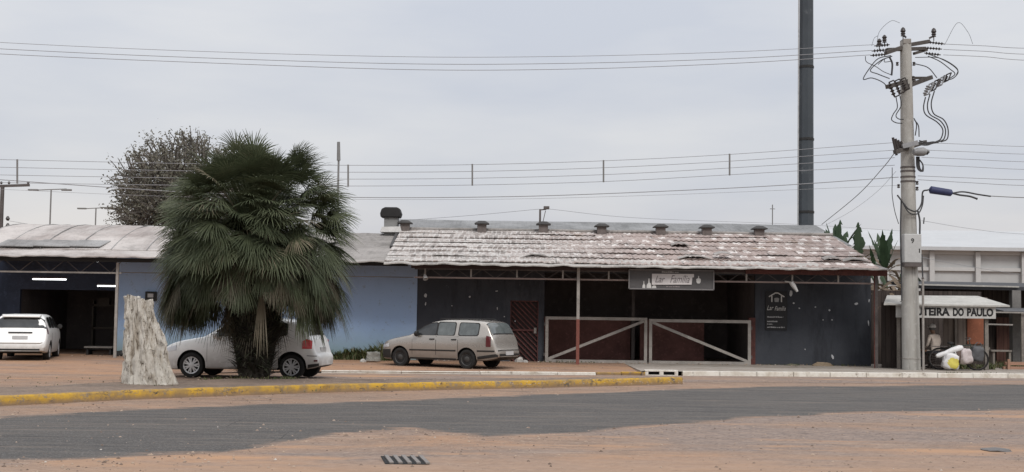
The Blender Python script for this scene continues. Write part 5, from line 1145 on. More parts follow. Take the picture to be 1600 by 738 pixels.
# ------------------------------------------------------------------ poles
MAT_POLE = M('pole_concrete', (.36, .35, .325), .9, 0, .25); mm = MAT_POLE; mm.mix(mm.noise(.9, 5, .7, .4, .65, mm.vec((3, 3, .5))), (.28, .265, .24)); mm.mix(mm.noise(7, 5, .7, .55, .75), (.42, .405, .38)); mm.mix(mm.noise(1.6, 5, .7, .58, .7, mm.vec((4, 4, .3), loc=(1, 2, 3))), (.19, .18, .165)); mm.bump(mm.noise(14, 4, .6, .2, .8), .25, .01); MAT_POLE = mm.m
YU = 38.7; pb = P(1424, 578, YU); px_ = P(1415, 66, YU); up_ = thing('utility_pole', (pb.x, YU, .12), 'tall pale concrete utility pole carrying crossarms, switches and a meter box', 'utility pole')
def U(px, py, dy=0.0): return P(px, py, YU + dy)
b = MB(); n0 = 14; pts = [Vector((pb.x + (px_.x - pb.x) * t, YU, .1 + (px_.z - .1) * t)) for t in [i / n0 for i in range(n0 + 1)]]; b.tube(pts, [.275 - .11 * i / n0 for i in range(n0 + 1)], 20); b.build('shaft', MAT_POLE, up_, smooth=True)
def pxat(z): return pb.x + (px_.x - pb.x) * (z - .1) / (px_.z - .1)
b = MB(); z = U(1425, 560).z; b.lathe((pxat(z), YU, z), [(.272, -.02), (.28, -.015), (.28, .01), (.268, .02)], 20, closed=True); b.build('collar', MAT_CONCRETE, up_)
b = MB(); a, c = U(1411, 366, -.32), U(1438, 411, -.32); b.box((a.x, YU - .45, c.z), (c.x, YU - .16, a.z)); mb_ = b.build('meter_box', plain('light_grey_box', (.42, .42, .41), .6, var=.15, scale=3), up_, bevel=.02)
MB().box((a.x - .005, YU - .47, c.z - .12), (c.x + .005, YU - .15, c.z - .004)).build('box_base', MAT_DIMSTEEL, mb_); text_mesh('number', '9', MAT_TRIM, mb_, (a.x + .2, YU - .452, a.z - .28), .15, .09, .015)
MB().box((c.x - .08, YU - .458, c.z + .3), (c.x - .05, YU - .45, c.z + .42)).build('latch', MAT_TRIM, mb_)
MAT_ARM = plain('dark_crossarm_wood', (.085, .075, .068), .85, var=.4, scale=3); MAT_INS = plain('brown_porcelain', (.035, .028, .026), .35, var=.2); MAT_CABLE = plain('black_cable', (.05, .05, .052), .7, var=.2, bump=0); MAT_GREYINS = plain('grey_porcelain', (.26, .26, .265), .4, var=.2)
def crossarm(p, q, wd=.11): return MB().bar(p, q, wd).build('crossarm', MAT_ARM, up_)
def pin(p, h=.30, r=.055):
    b = MB(); b.lathe(p, [(.015, -.1), (.015, .02), (r, .03), (r * .7, .07), (r, .1), (r * .7, .14), (r * 1.1, .18), (r * .8, h - .04), (.02, h)], 12); b.build('insulator', MAT_INS, up_, smooth=True)
crossarm(U(1384, 83, -.55), U(1416, 72, .1)); crossarm(U(1411, 72, .25), U(1452, 65, .45)); crossarm(U(1386, 78, -.2), U(1446, 76, .2), .10); crossarm(U(1428, 84, .0), U(1448, 78, .35), .08)
b = MB(); b.bar(U(1409, 66), U(1421, 66), .34, .14); b.build('pole_cap', MAT_CONCRETE, up_)
for px, py, dy in ((1374, 72, -.5), (1382, 66, -.2)): pin(U(px, py + 2, dy), .26, .07)
for px0, px1, py, dy in ((1411, 1416, 58, .1), (1459, 1452, 59, .45)):
    MB().tube([U(px1, py + 1, dy), U((px0 + px1) / 2, py - 1, dy), U(px0, py - 2, dy)], .03, 7).build('pin_bracket', MAT_INS, up_); pin(U(px0, py, dy), .30, .075)
# dead-end insulator strings in line with the top wires
for side, lst in ((-1, ((1390, 70, 1366, 72), (1388, 78, 1362, 80), (1386, 85, 1360, 87))), (1, ((1450, 66, 1476, 69), (1446, 75, 1472, 77), (1444, 83, 1470, 86)))):
    for x0, y0, x1, y1 in lst:
        p, q = U(x0, y0, -.05), U(x1, y1, -.1); d = q - p; b = MB(); prof = []
        for i in range(5): h = d.length * (.1 + .17 * i); prof += [(.02, h), (.055, h + .02), (.02, h + .05)]
        b.lathe(p, [(.015, 0)] + prof + [(.015, d.length)], 8, d); b.build('strain_insulator', MAT_INS, up_, smooth=True)
# switch level: arm with cut-out fuses on both sides
crossarm(U(1386, 136, -.7), U(1428, 124, .1), .12); crossarm(U(1412, 137, -.25), U(1455, 121, .55), .12); crossarm(U(1425, 122, .2), U(1450, 122, .4), .07)
def fuse(p, q, mat): 
    p = Vector(p); q = Vector(q); d = q - p; b = MB(); l = d.length; prof = [(.02, 0)]
    for i in range(4): prof += [(.035, l * (.12 + .2 * i)), (.075, l * (.18 + .2 * i)), (.035, l * (.24 + .2 * i))]
    b.lathe(p, prof + [(.02, l)], 10, d); b.bar(p, p + Vector((.1, -.14, .04)), .03); b.bar(q, q + Vector((.1, -.14, .04)), .03); b.bar(p + Vector((.1, -.14, .04)), q + Vector((.1, -.14, .04)), .03); b.build('cutout_fuse', mat, up_, smooth=True, angle=60)
for i in range(3): fuse(U(1389 + 9 * i, 129 - 2 * i, -.7 + .2 * i), U(1398 + 8 * i, 152 - 5 * i, -.75 + .2 * i), MAT_INS)
for i in range(4): fuse(U(1444 + 10 * i, 150 - 7 * i, -.2 + .2 * i), U(1452 + 9 * i, 132 - 5 * i, -.15 + .2 * i), MAT_GREYINS if i % 2 == 0 else MAT_INS)
def loop(pts, r=.016, dys=None):
    MB().tube(spline([U(x, y, (dys or [-.25] * len(pts))[i]) for i, (x, y) in enumerate(pts)], 7), r, 5).build('jumper_cable', MAT_CABLE, up_, smooth=True)
loop([(1392, 87), (1372, 92), (1358, 108), (1349, 124), (1362, 122), (1378, 128), (1388, 137)]); loop([(1394, 88), (1376, 95), (1360, 110), (1372, 116), (1390, 123)]); loop([(1390, 90), (1394, 100), (1393, 118)], .03); loop([(1352, 88), (1354, 97), (1368, 104), (1380, 112), (1392, 117)], .012); loop([(1392, 96), (1382, 97), (1382, 92), (1372, 101)], .012)
loop([(1448, 84), (1470, 92), (1488, 102), (1497, 112), (1490, 122), (1478, 126)]); loop([(1450, 88), (1468, 96), (1484, 108), (1492, 116), (1482, 124)]); loop([(1430, 100), (1450, 106), (1464, 122)]); loop([(1430, 90), (1462, 90), (1480, 96), (1496, 108), (1494, 118)], .012)
for i in range(3): loop([(1446 + 7 * i, 152 - 5 * i), (1443 + 6 * i, 168 - 3 * i), (1447 + 6 * i, 180 - 1 * i), (1464 + 5 * i, 191 - 2 * i), (1473 + 4 * i, 203 - i), (1470 + 5 * i, 217), (1462 + 4 * i, 222)], .02)
loop([(1400, 152), (1402, 168), (1396, 178), (1393, 187), (1400, 192), (1410, 193)]); loop([(1406, 150), (1408, 165), (1400, 180), (1404, 186), (1412, 187)]); loop([(1428, 185), (1432, 195), (1430, 212)], .018); loop([(1429, 188), (1435, 197), (1436, 214)], .018)
loop([(1370, 72), (1374, 50), (1392, 33), (1406, 36)], .006); loop([(1362, 72), (1366, 60), (1372, 56)], .006); loop([(1476, 70), (1496, 36), (1512, 50), (1520, 69)], .006)
# low voltage level
crossarm(U(1398, 238, -.6), U(1446, 222, .45), .11)
for i in range(4): MB().bar(U(1395 + 4 * i, 215 + 2 * i, -.6 + .12 * i), U(1401 + 4 * i, 243 - 3 * i, -.55 + .12 * i), .055).build('rack_insulator', MAT_INS, up_)
MB().bar(U(1410, 229, -.4), U(1434, 223, -.4), .10, .14).build('terminal_box', MAT_GREYINS, up_)
b = MB(); b.lathe(U(1426, 238, -.45), [(.03, 0), (.10, .04), (.13, .15), (.13, .34), (.08, .42), (.05, .5)], 14, (1, 0, .06)); b.build('street_lamp_head', plain('grey_lamp_shell', (.25, .25, .25), .5), up_, smooth=True)
MB().lathe(U(1446, 238, -.45), [(.08, 0), (.085, .06), (.04, .1)], 12, (1, 0, .06)).build('photocell', MAT_TRIM, up_)
for i in range(3): MB().tube(spline([U(1436, 220 + 3 * i, -.3), U(1448, 223 + 2 * i, -.3), U(1458, 222 + i, -.3), U(1466, 223, -.25)], 4), .022, 6).build('terminal_cable', MAT_CABLE, up_)
for i in range(3): MB().tube(spline([U(1432 + 2 * i, 245, -.3), U(1433 + 2 * i, 262, -.32), U(1440 + i, 268, -.32), U(1442, 258, -.3), U(1437, 250, -.3)], 5), .02, 6).build('jumper_cable', MAT_CABLE, up_)
for py in (262, 268, 277, 284):
    z = U(1418, py).z; b = MB(); rr = .275 - .11 * z / px_.z + .008; b.lathe((pxat(z), YU, z), [(rr - .01, -.025), (rr + .006, -.025), (rr + .006, .025), (rr - .01, .025)], 20, closed=True); b.build('strap', MAT_DIMSTEEL, up_)
for px, py in ((1404, 291), (1433, 286), (1433, 295), (1402, 100), (1428, 100), (1427, 122)): MB().lathe(U(px, py, -.1), [(.02, -.06), (.05, -.04), (.03, 0), (.05, .04), (.02, .06)], 10).build('spool', MAT_INS, up_)
loop([(1402, 305), (1412, 318), (1420, 327), (1432, 330), (1440, 318), (1442, 300), (1450, 297)], .025, [-.25, -.32, -.34, -.3, -.25, -.2, -.2]); loop([(1408, 312), (1420, 332), (1434, 334), (1441, 322), (1443, 306)], .02, [-.3, -.34, -.3, -.22, -.2]); loop([(1408, 312), (1407, 360), (1408, 410), (1409, 470)], .025, [-.26, -.26, -.27, -.28]); loop([(1434, 330), (1437, 345), (1437, 362), (1437, 372)], .03, [-.25] * 4)
loop([(1394, 262), (1394, 285), (1394, 305), (1398, 330), (1404, 350)], .012); loop([(1444, 340), (1443, 350)], .02); loop([(1440, 398), (1441, 420), (1442, 440)], .025, [-.3, -.32, -.4])
p = U(1442, 436, -.5); q = P(1441, 576, YU - .5); t = thing('steel_post', (p.x, YU - .5, .12), 'thin grey steel post standing right beside the concrete pole', 'post')
MB().tube([(p.x, YU - .5, .1), (p.x, YU - .5, p.z)], .035, 10).build('tube', MAT_GREYSTEEL, t, smooth=True); MB().lathe((p.x, YU - .5, p.z), [(.04, 0), (.045, .03), (.01, .06)], 10).build('post_cap', MAT_DIMSTEEL, t)
# lattice-free dark steel monopole
YT = 54; c0 = P(1259, 368, YT); tw = thing('steel_mast', (c0.x, YT, 0), 'very tall dark slate steel mast rising out of the picture behind the roof', 'mast')
m = M('slate_painted_steel', (.052, .060, .068), .6, 0, .3); m.mix(m.noise(.6, 5, .7, .42, .66, m.vec((1, 1, .4))), (.038, .045, .052)); m.mix(m.noise(2, 5, .7, .58, .7), (.085, .092, .10))
b = MB(); b.tube([(c0.x, YT, 0), (c0.x + .02, YT, 10), (c0.x + .05, YT, 22)], [.35, .31, .265], 8); b.build('shaft', m.m, tw)
MB().tube([(c0.x - .375, YT - .1, 0), (c0.x - .34, YT - .1, 10), (c0.x - .29, YT - .1, 22)], .03, 6).build('cable_run', plain('pale_conduit', (.42, .42, .42)), tw)
for z in (3, 6.1, 9.2, 12.3, 15.4, 18.5): MB().lathe((c0.x + .0022 * z, YT, z), [(.36 - .0039 * z, -.05), (.375 - .0039 * z, -.05), (.375 - .0039 * z, .05), (.36 - .0039 * z, .05)], 8, closed=True).build('flange', MAT_TRIM, tw)
# far poles and lamps
def tpole(name, px, ptop, Y, a0, a1, r, label, cat, mat, pitem=True, group=None):
    p = P(px, ptop, Y); t = thing(name, (p.x, Y, 0), label, cat, group); MB().tube([(p.x, Y, 0), (p.x, Y, p.z)], [r * 1.2, r], 8).build('shaft', mat, t)
    q0, q1 = P(a0, ptop + 1.5, Y), P(a1, ptop - .5, Y); MB().bar(q0, q1, r * 1.2).build('crossarm', mat, t); return t
MAT_FAR = plain('weathered_pole', (.19, .185, .18), var=.2)
t = tpole('wooden_pole', 4, 290, 56, -18, 46, .09, 'dark power pole with a crossarm at the left edge of the vaulted roof', 'power pole', MAT_DIMSTEEL)
for px in (2, 14, 44): p = P(px, 288, 56); MB().lathe(p, [(.03, 0), (.07, .06), (.03, .12)], 8).build('insulator', MAT_INS, t)
b = MB()
for px, py in ((12, 345), (12, 356)): p = P(px, py, 56); b.lathe(p, [(.04, 0), (.1, .08), (.04, .2)], 8)
b.build('bracket', MAT_INS, t)
for px, pt, a0, a1, Y, lb in ((80, 296, 52, 104, 75, 'taller double armed grey street lamp behind the vaulted roof'), (150, 325, 128, 170, 85, 'smaller distant double armed street lamp near the tree')):
    t = tpole('street_lamp', px, pt, Y, a0, a1, .045, lb, 'street lamp', MAT_FAR, group='double armed street lamps in the distance')
    for a in (a0, a1): p = P(a, pt + 1, Y); MB().box((p.x - .3, Y - .1, p.z - .05), (p.x + .3, Y + .1, p.z + .05)).build('lamp_head', MAT_FAR, t, bevel=.03)
p = P(529, 222, 51); t = thing('thin_mast', (p.x, 51, 0), 'thin grey mast with a thicker tip beside the right edge of the palm', 'mast'); MB().tube([(p.x + .03, 51, 0), (p.x + .02, 51, p.z - .7)], .04, 8).build('shaft', MAT_FAR, t); MB().tube([(p.x + .02, 51, p.z - .75), (p.x, 51, p.z)], [.075, .06], 8).build('antenna', MAT_FAR, t)
p = P(1207, 320, 60); t = thing('thin_mast', (p.x, 60, 0), 'very thin distant mast left of the dark steel mast', 'mast'); MB().tube([(p.x, 60, 0), (p.x, 60, p.z)], .025, 6).build('shaft', MAT_FAR, t); MB().bar((p.x - .12, 60, p.z - .2), (p.x + .12, 60, p.z - .2), .03).build('crossbar', MAT_FAR, t)
p = P(844, 352, 44.74); q = P(844, 327, 44.74); t = thing('camera_mast', (p.x, 44.74, p.z), 'small camera on a bent bracket above one ridge vent', 'lamp')  # camera on a roof post, modelled with a lamp-like head
b = MB(); b.bar((q.x, 44.74, p.z - .02), (q.x, 44.74, q.z), .07); b.bar((q.x, 44.74, q.z - .03), (q.x + .22, 44.74, q.z), .04); b.bar((q.x + .19, 44.74, q.z - .05), (q.x + .10, 44.74, p.z + .1), .025); b.build('bracket', MAT_DIMSTEEL, t); MB().box((q.x + .12, 44.62, q.z), (q.x + .32, 44.84, q.z + .1)).build('lamp_head', MAT_DIMSTEEL, t, bevel=.01)

# ------------------------------------------------------------------ overhead wires
MAT_WIRE = plain('overhead_wire', (.25, .25, .26), .7, var=.1, bump=0)
def wire(pts, r, label, group, Y=YU - .1, cat='wire', name='overhead_wire', mat=None):
    q = [P(x, y, (Y if len(c_) == 0 else c_[0])) for x, y, *c_ in pts]; o = MB().tube(spline(q, 10), r * .6, 5).build(name, mat or MAT_WIRE, None, smooth=True); return tag(o, label, cat, group)
g1 = 'three high wires running across the whole sky'
wire([(-260, 50), (0, 66.5), (300, 80), (640, 89), (900, 88), (1150, 81), (1366, 70)], .013, 'topmost of the three high wires left of the concrete pole', g1)
wire([(-260, 60), (0, 76.5), (300, 90), (640, 100), (900, 99), (1150, 91.5), (1362, 79)], .016, 'middle of the three high wires left of the concrete pole', g1)
wire([(-260, 68), (0, 84.5), (300, 97.5), (640, 109), (900, 108), (1150, 99), (1360, 86)], .016, 'lowest of the three high wires left of the concrete pole', g1)
for i, nm in enumerate(('topmost', 'middle', 'lowest')): wire([(1474, 69 + 8.5 * i), (1540, 72 + 8.5 * i), (1620, 76 + 9.5 * i), (1900, 78 + 11 * i)], .015, nm + ' of the three high wires leaving the concrete pole to the right', g1)
g2 = 'four spaced wires crossing the sky at mid height'
mid = []
for i, nm in enumerate(('first', 'second', 'third', 'fourth')):
    e = [(-260, 243 + 12.2 * i), (0, 249.5 + 12 * i), (300, 256 + 11.3 * i), (544, 258.5 + 10.8 * i), (738, 257.5 + 10.6 * i), (943, 251.5 + 10.8 * i), (1140, 241.5 + 10.6 * i), (1398, 223 + 11.8 * i)]
    mid.append(e); wire(e, .013, nm + ' from the top of the four wires held by short spacer rods', g2)
    wire([(1440, 223 + 11.5 * i), (1520, 226 + 11.7 * i), (1620, 229.5 + 12 * i), (1900, 232 + 13 * i)], .012, nm + ' from the top of the four mid height wires right of the pole', g2)
for k, nm in ((1, 'at the left edge above the dark pole'), (3, 'just right of the palm'), (4, 'above the first ridge vents'), (5, 'above the middle of the bar roof'), (6, 'left of the dark steel mast')):
    x = 27 if k == 1 else mid[0][k][0]; y0, y1 = mid[0][k][1] + (.7 if k == 1 else 0), mid[3][k][1] + (.7 if k == 1 else 0); p, q = P(x, y0 - 1, YU - .1), P(x, y1 + 1, YU - .1)
    o = MB().tube([p, q], .028, 6).build('spacer_rod', MAT_FAR, None); tag(o, 'vertical spacer rod on the four wires ' + nm, 'spacer rod', 'spacer rods clamped on the four wires')
wire([(-260, 262), (0, 281), (300, 301), (545, 308.5), (760, 308), (940, 303), (1200, 291), (1404, 277)], .02, 'thicker lone cable sagging below the four spaced wires', None, cat='cable')
wire([(-260, 285), (0, 296), (300, 308), (700, 312), (1000, 306), (1402, 290)], .008, 'very thin faint wire just below the thick lone cable', None)
wire([(1434, 275), (1520, 278.5), (1620, 281.5), (1900, 284)], .014, 'upper of two cables right of the pole above the blue sleeve', None, cat='cable'); wire([(1434, 281), (1520, 286), (1620, 290.5), (1900, 294)], .014, 'lower of two cables right of the pole above the blue sleeve', None, cat='cable')
wire([(1400, 236, YU), (1380, 262, 41), (1340, 305, 46), (1284, 351, 54)], .022, 'slanting guy cable from the pole down to the dark mast', None, cat='cable', mat=MAT_FAR)
wire([(1400, 268, YU), (1370, 300, 42), (1330, 330, 48), (1290, 352, 56)], .008, 'very thin slanting wire below the guy cable', None)
wire([(640, 344, 50), (740, 336.5, 47), (842, 327, 44.74)], .012, 'thin wire rising to the camera mast from the left', None); wire([(850, 326, 44.74), (1000, 341, 52), (1250, 351, 60), (1420, 362, 62)], .012, 'thin wire running from the camera mast towards the masts', None)
wire([(1440, 345, YU), (1520, 358, 44), (1600, 366, 50), (1800, 375, 60)], .010, 'thin wire falling from the pole across the warehouse roof', None)
wire([(1440, 402, YU - .3), (1500, 414, 42), (1560, 424, 46), (1600, 430, 50)], .012, 'thin wire from the meter box across the warehouse wall', None); wire([(12, 345, 56), (60, 352, 60), (110, 351, 66)], .012, 'short thin wire from the dark pole behind the vaulted roof', None)
# blue cable sleeve with its loose tails
a, c = P(1452, 296.5, YU - .3), P(1488, 302, YU - .3); t = thing('cable_sleeve', (a.x, YU - .3, a.z), 'dark blue splice sleeve hanging on a cable right of the pole', 'cable sleeve')
MB().tube([a, a.lerp(c, .06), a.lerp(c, .94), c], [.05, .115, .105, .05], 12).build('sleeve', plain('dark_blue_tape', (.035, .042, .105), .6, var=.3), t, smooth=True)
MB().tube(spline([P(1443, 298, YU - .28), a]), .02, 6).build('cable_end', MAT_CABLE, t); MB().tube(spline([c, P(1505, 300, YU - .3), P(1528, 304, YU - .3), P(1548, 307, YU - .3)]), .025, 6).build('cable_end', MAT_CABLE, t); MB().tube(spline([c, P(1500, 305, YU - .3), P(1515, 307, YU - .35), P(1527, 311, YU - .35)]), [.03] * 24 + [.04], 6).build('cable_end', MAT_CABLE, t)
wire([(1546, 306.5, YU - .3), (1600, 309, YU - .3), (1700, 311, YU - .3), (1900, 312, YU - .3)], .022, 'faint grey cable continuing right from the blue sleeve', None, cat='cable', mat=MAT_FAR)
# ------------------------------------------------------------------ fruit stall and the sheds beside it
M.world = True
def boards(name, c1, c2, wdt=.16):
    m = M(name, c1, .9, 0, .2); f, c = m.brick(m.vec((1, 1, .001)), wdt, 50, .008, 0, .1); m.mix(m.rng(c, 0, 1), c2); m.mix(m.noise(2.5, 5, .7, .48, .7, m.vec((3, 3, .5))), tuple(v * .55 for v in c1)); m.mix(m.math('MULTIPLY', f, .8), tuple(v * .2 for v in c1)); m.bump(f, -.3, .01); return m.m
MAT_BRD = boards('grey_brown_boards', (.165, .135, .115), (.22, .185, .16)); MAT_BRDD = boards('dark_brown_boards', (.048, .038, .034), (.07, .055, .048)); MAT_RED_BRD = boards('red_brown_boards', (.10, .052, .042), (.13, .07, .055))
M.world = False
MAT_AWN = plain('fibre_cement_awning', (.42, .405, .375), .9, var=.3, scale=1.5, bump=.3); MAT_ORANGE = plain('orange_panel', (.24, .085, .045), .8, var=.3, scale=2.5); MAT_TIM = plain('weathered_timber', (.22, .195, .17), .9, var=.4, scale=3)
ys = 39.25; st = thing('fruit_stall', (13.4, 40.3, .12), 'wooden fruit stall with a sloped pale awning roof and an orange back panel', 'stall')
q0, q1 = P(1381, 473, 38.95), P(1578, 476, 38.95); r0, r1 = P(1386, 461.5, 41.2), P(1528, 462.5, 41.2)
rows = [[Vector((q0.x + (q1.x - q0.x) * t, 38.95, q0.z + (q1.z - q0.z) * t - .03 + .02 * nz1(t * 9, 1))) for t in [i / 24 for i in range(25)]], [Vector((r0.x + (r1.x - r0.x) * t, 41.2, r0.z + (r1.z - r0.z) * t)) for t in [i / 24 for i in range(25)]]]
MB().slab(rows, .05).build('roof', MAT_AWN, st)
b = MB(); b.bar((q0.x + .2, 39.3, 2.10), (q1.x - .2, 39.3, 2.08), .06, .08); b.build('roof_beam', MAT_TIM, st)
for px in (1404, 1541): x = X(px, ys, 540); MB().bar((x, ys, .1), (x, ys, 2.1), .11 if px > 1500 else .09).build('post', MAT_TIM, st)
zb2 = 2.38; xa, xb, xc, xd = X(1384, 41.3), X(1440, 41.3), X(1474, 41.3), X(1543, 41.3)
b = MB(); b.box((xc, 41.3, .1), (xd, 41.36, zb2)); b.build('back_wall', MAT_BRD, st); b = MB(); b.box((xa, 41.3, .1), (xb, 41.36, zb2)); b.box((xa - .05, 39.4, .1), (xa, 41.36, 2.2)); b.build('side_wall', MAT_BRDD, st); MB().box((xa, 43.2, .1), (xd + .5, 43.3, 2.6)).build('rear_wall', MAT_BRDD, st)
MB().box((X(1377, 40, 500), 39.95, .1), (X(1410, 40, 500), 40.0, 2.15)).build('side_screen', MAT_BRDD, st)
MB().box((X(1512, 41.2), 41.25, Z(1525, 538, 41.2)), (X(1538, 41.2), 41.29, Z(1525, 492, 41.2))).build('orange_panel', MAT_ORANGE, st); MB().bar((X(1494, 41.2), 41.27, .3), (X(1494, 41.2), 41.27, 2.3), .06).build('batten', MAT_TIM, st)
MB().box((xc + .1, 40.85, .72), (xd - .1, 41.28, .78)).build('counter', MAT_TIM, st); MB().box((xc + .15, 40.9, .1), (xd - .15, 41.25, .72)).build('counter_front', MAT_BRDD, st)
a, c = P(1400, 477.5, 39.05), P(1556, 496.5, 39.05); sg = thing('stall_sign', ((a.x + c.x) / 2, 39.05, c.z), 'long pale board with bold black lettering hung under the stall awning', 'sign')
zt, zb = Z(1480, 477.8, 39.05), Z(1480, 497.2, 39.05)
MB().box((a.x, 39.05, zb), (c.x, 39.08, zt)).build('board', plain('dirty_white_board', (.46, .45, .43), .85, var=.25, scale=2.5), sg)
xs0 = X(1404, 39.05, 488); MAT_BLK = plain('black_sign_paint', (.02, .02, .021), .7, var=.2)
hh = (zt - zb); k = lambda px: X(px, 39.05, 488)
for wd_, p0, p1 in (('FRUTEIRA', 1414, 1484), ('DO', 1489, 1506), ('PAULO', 1511, 1552)): text_mesh('lettering', wd_, MAT_BLK, sg, (k(p0), 39.049, zb + hh * .17), hh * .66, k(p1) - k(p0), .045)
# shed behind the stall
sh = thing('wooden_shed', (17, 45.5, .12), 'dark brown wooden shed with a flat dark roof behind and right of the stall', 'shed')
z0 = Z(1550, 447, 44); MB().slab([[(X(1436, 44), 44, z0), (30, 44, z0 - .1)], [(X(1436, 44), 48, z0 + .25), (30, 48, z0 + .2)]], .12).build('roof', plain('dark_roof_felt', (.055, .055, .06), .9, var=.3), sh)
MB().bar((X(1436, 43.95), 43.93, z0 + .01), (X(1592, 43.95), 43.93, z0 - .02), .05, .05).build('roof_edge', MAT_AWN, sh)
b = MB(); b.box((X(1440, 46), 46, .1), (29, 46.1, 2.9)); b.build('wall', MAT_BRDD, sh); MB().box((X(1556, 45.9), 45.85, .1), (X(1640, 45.9), 45.9, 1.75)).build('low_wall', MAT_RED_BRD, sh)
for px in (1586, 1655): x = X(px, 44.1); MB().bar((x, 44.1, .1), (x, 44.1, z0 - .14), .30 if px < 1600 else .14).build('post', plain('grey_shed_post', (.17, .16, .15), var=.3), sh)
z1 = Z(1575, 486, 42.6); xl = X(1553, 42.6); ln = thing('lean_to', (xl + 1.5, 43, .12), 'small dark lean-to with pole rails at the right edge of the picture', 'lean-to')
MB().slab([[(xl + .3, 42.5, z1), (xl + 4, 42.5, z1 - .05)], [(xl + .3, 43.9, z1 + .12), (xl + 4, 43.9, z1 + .1)]], .07).build('roof', plain('dark_tin_sheet', (.10, .10, .105), .7, var=.3), ln)
MB().bar((X(1543, 42.4), 42.4, z1 - .05), (xl + 4, 42.4, z1 - .07), .045).build('rail', MAT_GREYSTEEL, ln); z2 = Z(1560, 507, 42.4); MB().bar((X(1543, 42.4), 42.4, z2), (X(1582, 42.4), 42.4, z2 - .01), .045).build('rail', MAT_GREYSTEEL, ln)
for px in (1597, 1634): x = X(px, 42.55); MB().bar((x, 42.55, .1), (x, 42.55, z1 - .06), .1).build('post', MAT_TIM, ln)
z3 = Z(1555, 547, 42); t = thing('plank_bench', (X(1570, 42), 42, .12), 'low pale plank bench in the weeds behind the stall post', 'bench'); MB().box((X(1545, 42), 41.8, z3 - .05), (X(1577, 42), 42.15, z3)).build('bench_top', MAT_TIM, t)
for px in (1548, 1573): x = X(px, 42); MB().box((x, 41.85, .1), (x + .07, 42.1, z3 - .05)).build('leg', MAT_TIM, t)
t = thing('timber_pile', (X(1590, 40.2), 40.2, .12), 'reddish low timber rail stacked in the grass at the right edge', 'timber')
for i, (dx, z) in enumerate(((0, .16), (.1, .30))): MB().bar((X(1566, 40.2) + dx, 40.2 + .1 * i, z), (X(1640, 40.2) + dx, 40.3 + .1 * i, z), .10).build('timber', plain('reddish_timber', (.33, .19, .13), var=.3, scale=4), t)
MB().bar((X(1575, 40.1), 40.1, .1), (X(1575, 40.1), 40.1, .44), .08).build('stake', plain('reddish_timber', (.33, .19, .13), var=.3, scale=4), t)

# ------------------------------------------------------------------ seated man
def skinned(name, nodes, edges, parent, mats, pick, sub=2):
    me = bpy.data.meshes.new(name); me.from_pydata([n[0] for n in nodes], edges, []); o = bpy.data.objects.new(name, me); COL.objects.link(o)
    md = o.modifiers.new('skin', 'SKIN'); md.use_smooth_shade = True
    for v, n in zip(me.skin_vertices[0].data, nodes): r = n[1]; v.radius = (r, r) if not isinstance(r, tuple) else r
    me.skin_vertices[0].data[0].use_root = True; s_ = o.modifiers.new('sub', 'SUBSURF'); s_.levels = s_.render_levels = sub
    dg = bpy.context.evaluated_depsgraph_get(); m2 = bpy.data.meshes.new_from_object(o.evaluated_get(dg)); o.modifiers.clear(); o.data = m2; o.parent = parent
    m2.materials.clear()
    for m_ in mats: m2.materials.append(m_)
    for p in m2.polygons: p.material_index = pick(p.center); p.use_smooth = True
    return o
hp = P(1462, 560, 39.65); seat = .46; ground = .124
man = thing('person', (hp.x, 39.65, ground), 'man in white cap and beige shirt sitting back turned under the stall sign', 'person')
man.rotation_euler = (0, 0, R(28))
nd = [((0, 0, .53), .13), ((0, .02, .72), (.15, .115)), ((0, .06, .93), (.17, .12)), ((0, .085, 1.05), .075), ((0, .105, 1.11), .05), ((0, .125, 1.18), .075), ((0, .13, 1.26), .092), ((0, .125, 1.34), .07), ((0, .225, 1.235), .014)]
ed_ = [(0, 1), (1, 2), (2, 3), (3, 4), (4, 5), (5, 6), (6, 7), (6, 8)]
for s_ in (-1, 1):
    i = len(nd); nd += [((s_ * .10, .05, .50), .105), ((s_ * .15, .44, .50), .068), ((s_ * .155, .42, .28), .055), ((s_ * .16, .40, .085), .04), ((s_ * .17, .52, .045), .034), ((s_ * .175, .60, .04), .026)]; ed_ += [(0, i), (i, i + 1), (i + 1, i + 2), (i + 2, i + 3), (i + 3, i + 4), (i + 4, i + 5)]
    j = len(nd); nd += [((s_ * .185, .06, .99), .068), ((s_ * .235, .06, .84), .05), ((s_ * .25, .10, .72), .042), ((s_ * .215, .24, .64), .034), ((s_ * .18, .35, .595), .027), ((s_ * .165, .40, .585), .032), ((s_ * .16, .435, .58), .028)]
    ed_ += [(2, j)] + [(j + q, j + q + 1) for q in range(6)]
    for fx, fy, l in ((-.03, .0, .07), (-.010, .01, .085), (.012, .008, .08), (.032, -.004, .06)):
        n = len(nd); nd += [((s_ * (.16) + fx, .47 + fy, .575), .0085), ((s_ * .16 + fx * 1.15, .47 + fy + l * .55, .56), .008), ((s_ * .16 + fx * 1.15, .47 + fy + l * .75, .535), .007)]; ed_ += [(j + 6, n), (n, n + 1), (n + 1, n + 2)]
    n = len(nd); nd += [((s_ * .13, .42, .575), .011), ((s_ * .115, .455, .555), .009)]; ed_ += [(j + 5, n), (n, n + 1)]
    n = len(nd); nd += [((s_ * .098, .12, 1.25), .016)]; ed_ += [(6, n)]
MAT_SKIN = plain('tanned_skin', (.20, .115, .075), .6, var=.1); MAT_SHIRT = plain('beige_shirt', (.42, .355, .305), .9, var=.25, scale=4, bump=.3); MAT_TROUS = plain('dark_trousers', (.03, .03, .034), .9, var=.3)
def pick(c):
    if c.z > 1.075: return 0
    if c.z < .11: return 3
    if abs(c.x) > .12 and c.y > .13 and c.z < .74 and c.z > .53 and abs(c.x) > .1 and c.y > .19: return 0
    if c.z < .56: return 2
    return 1
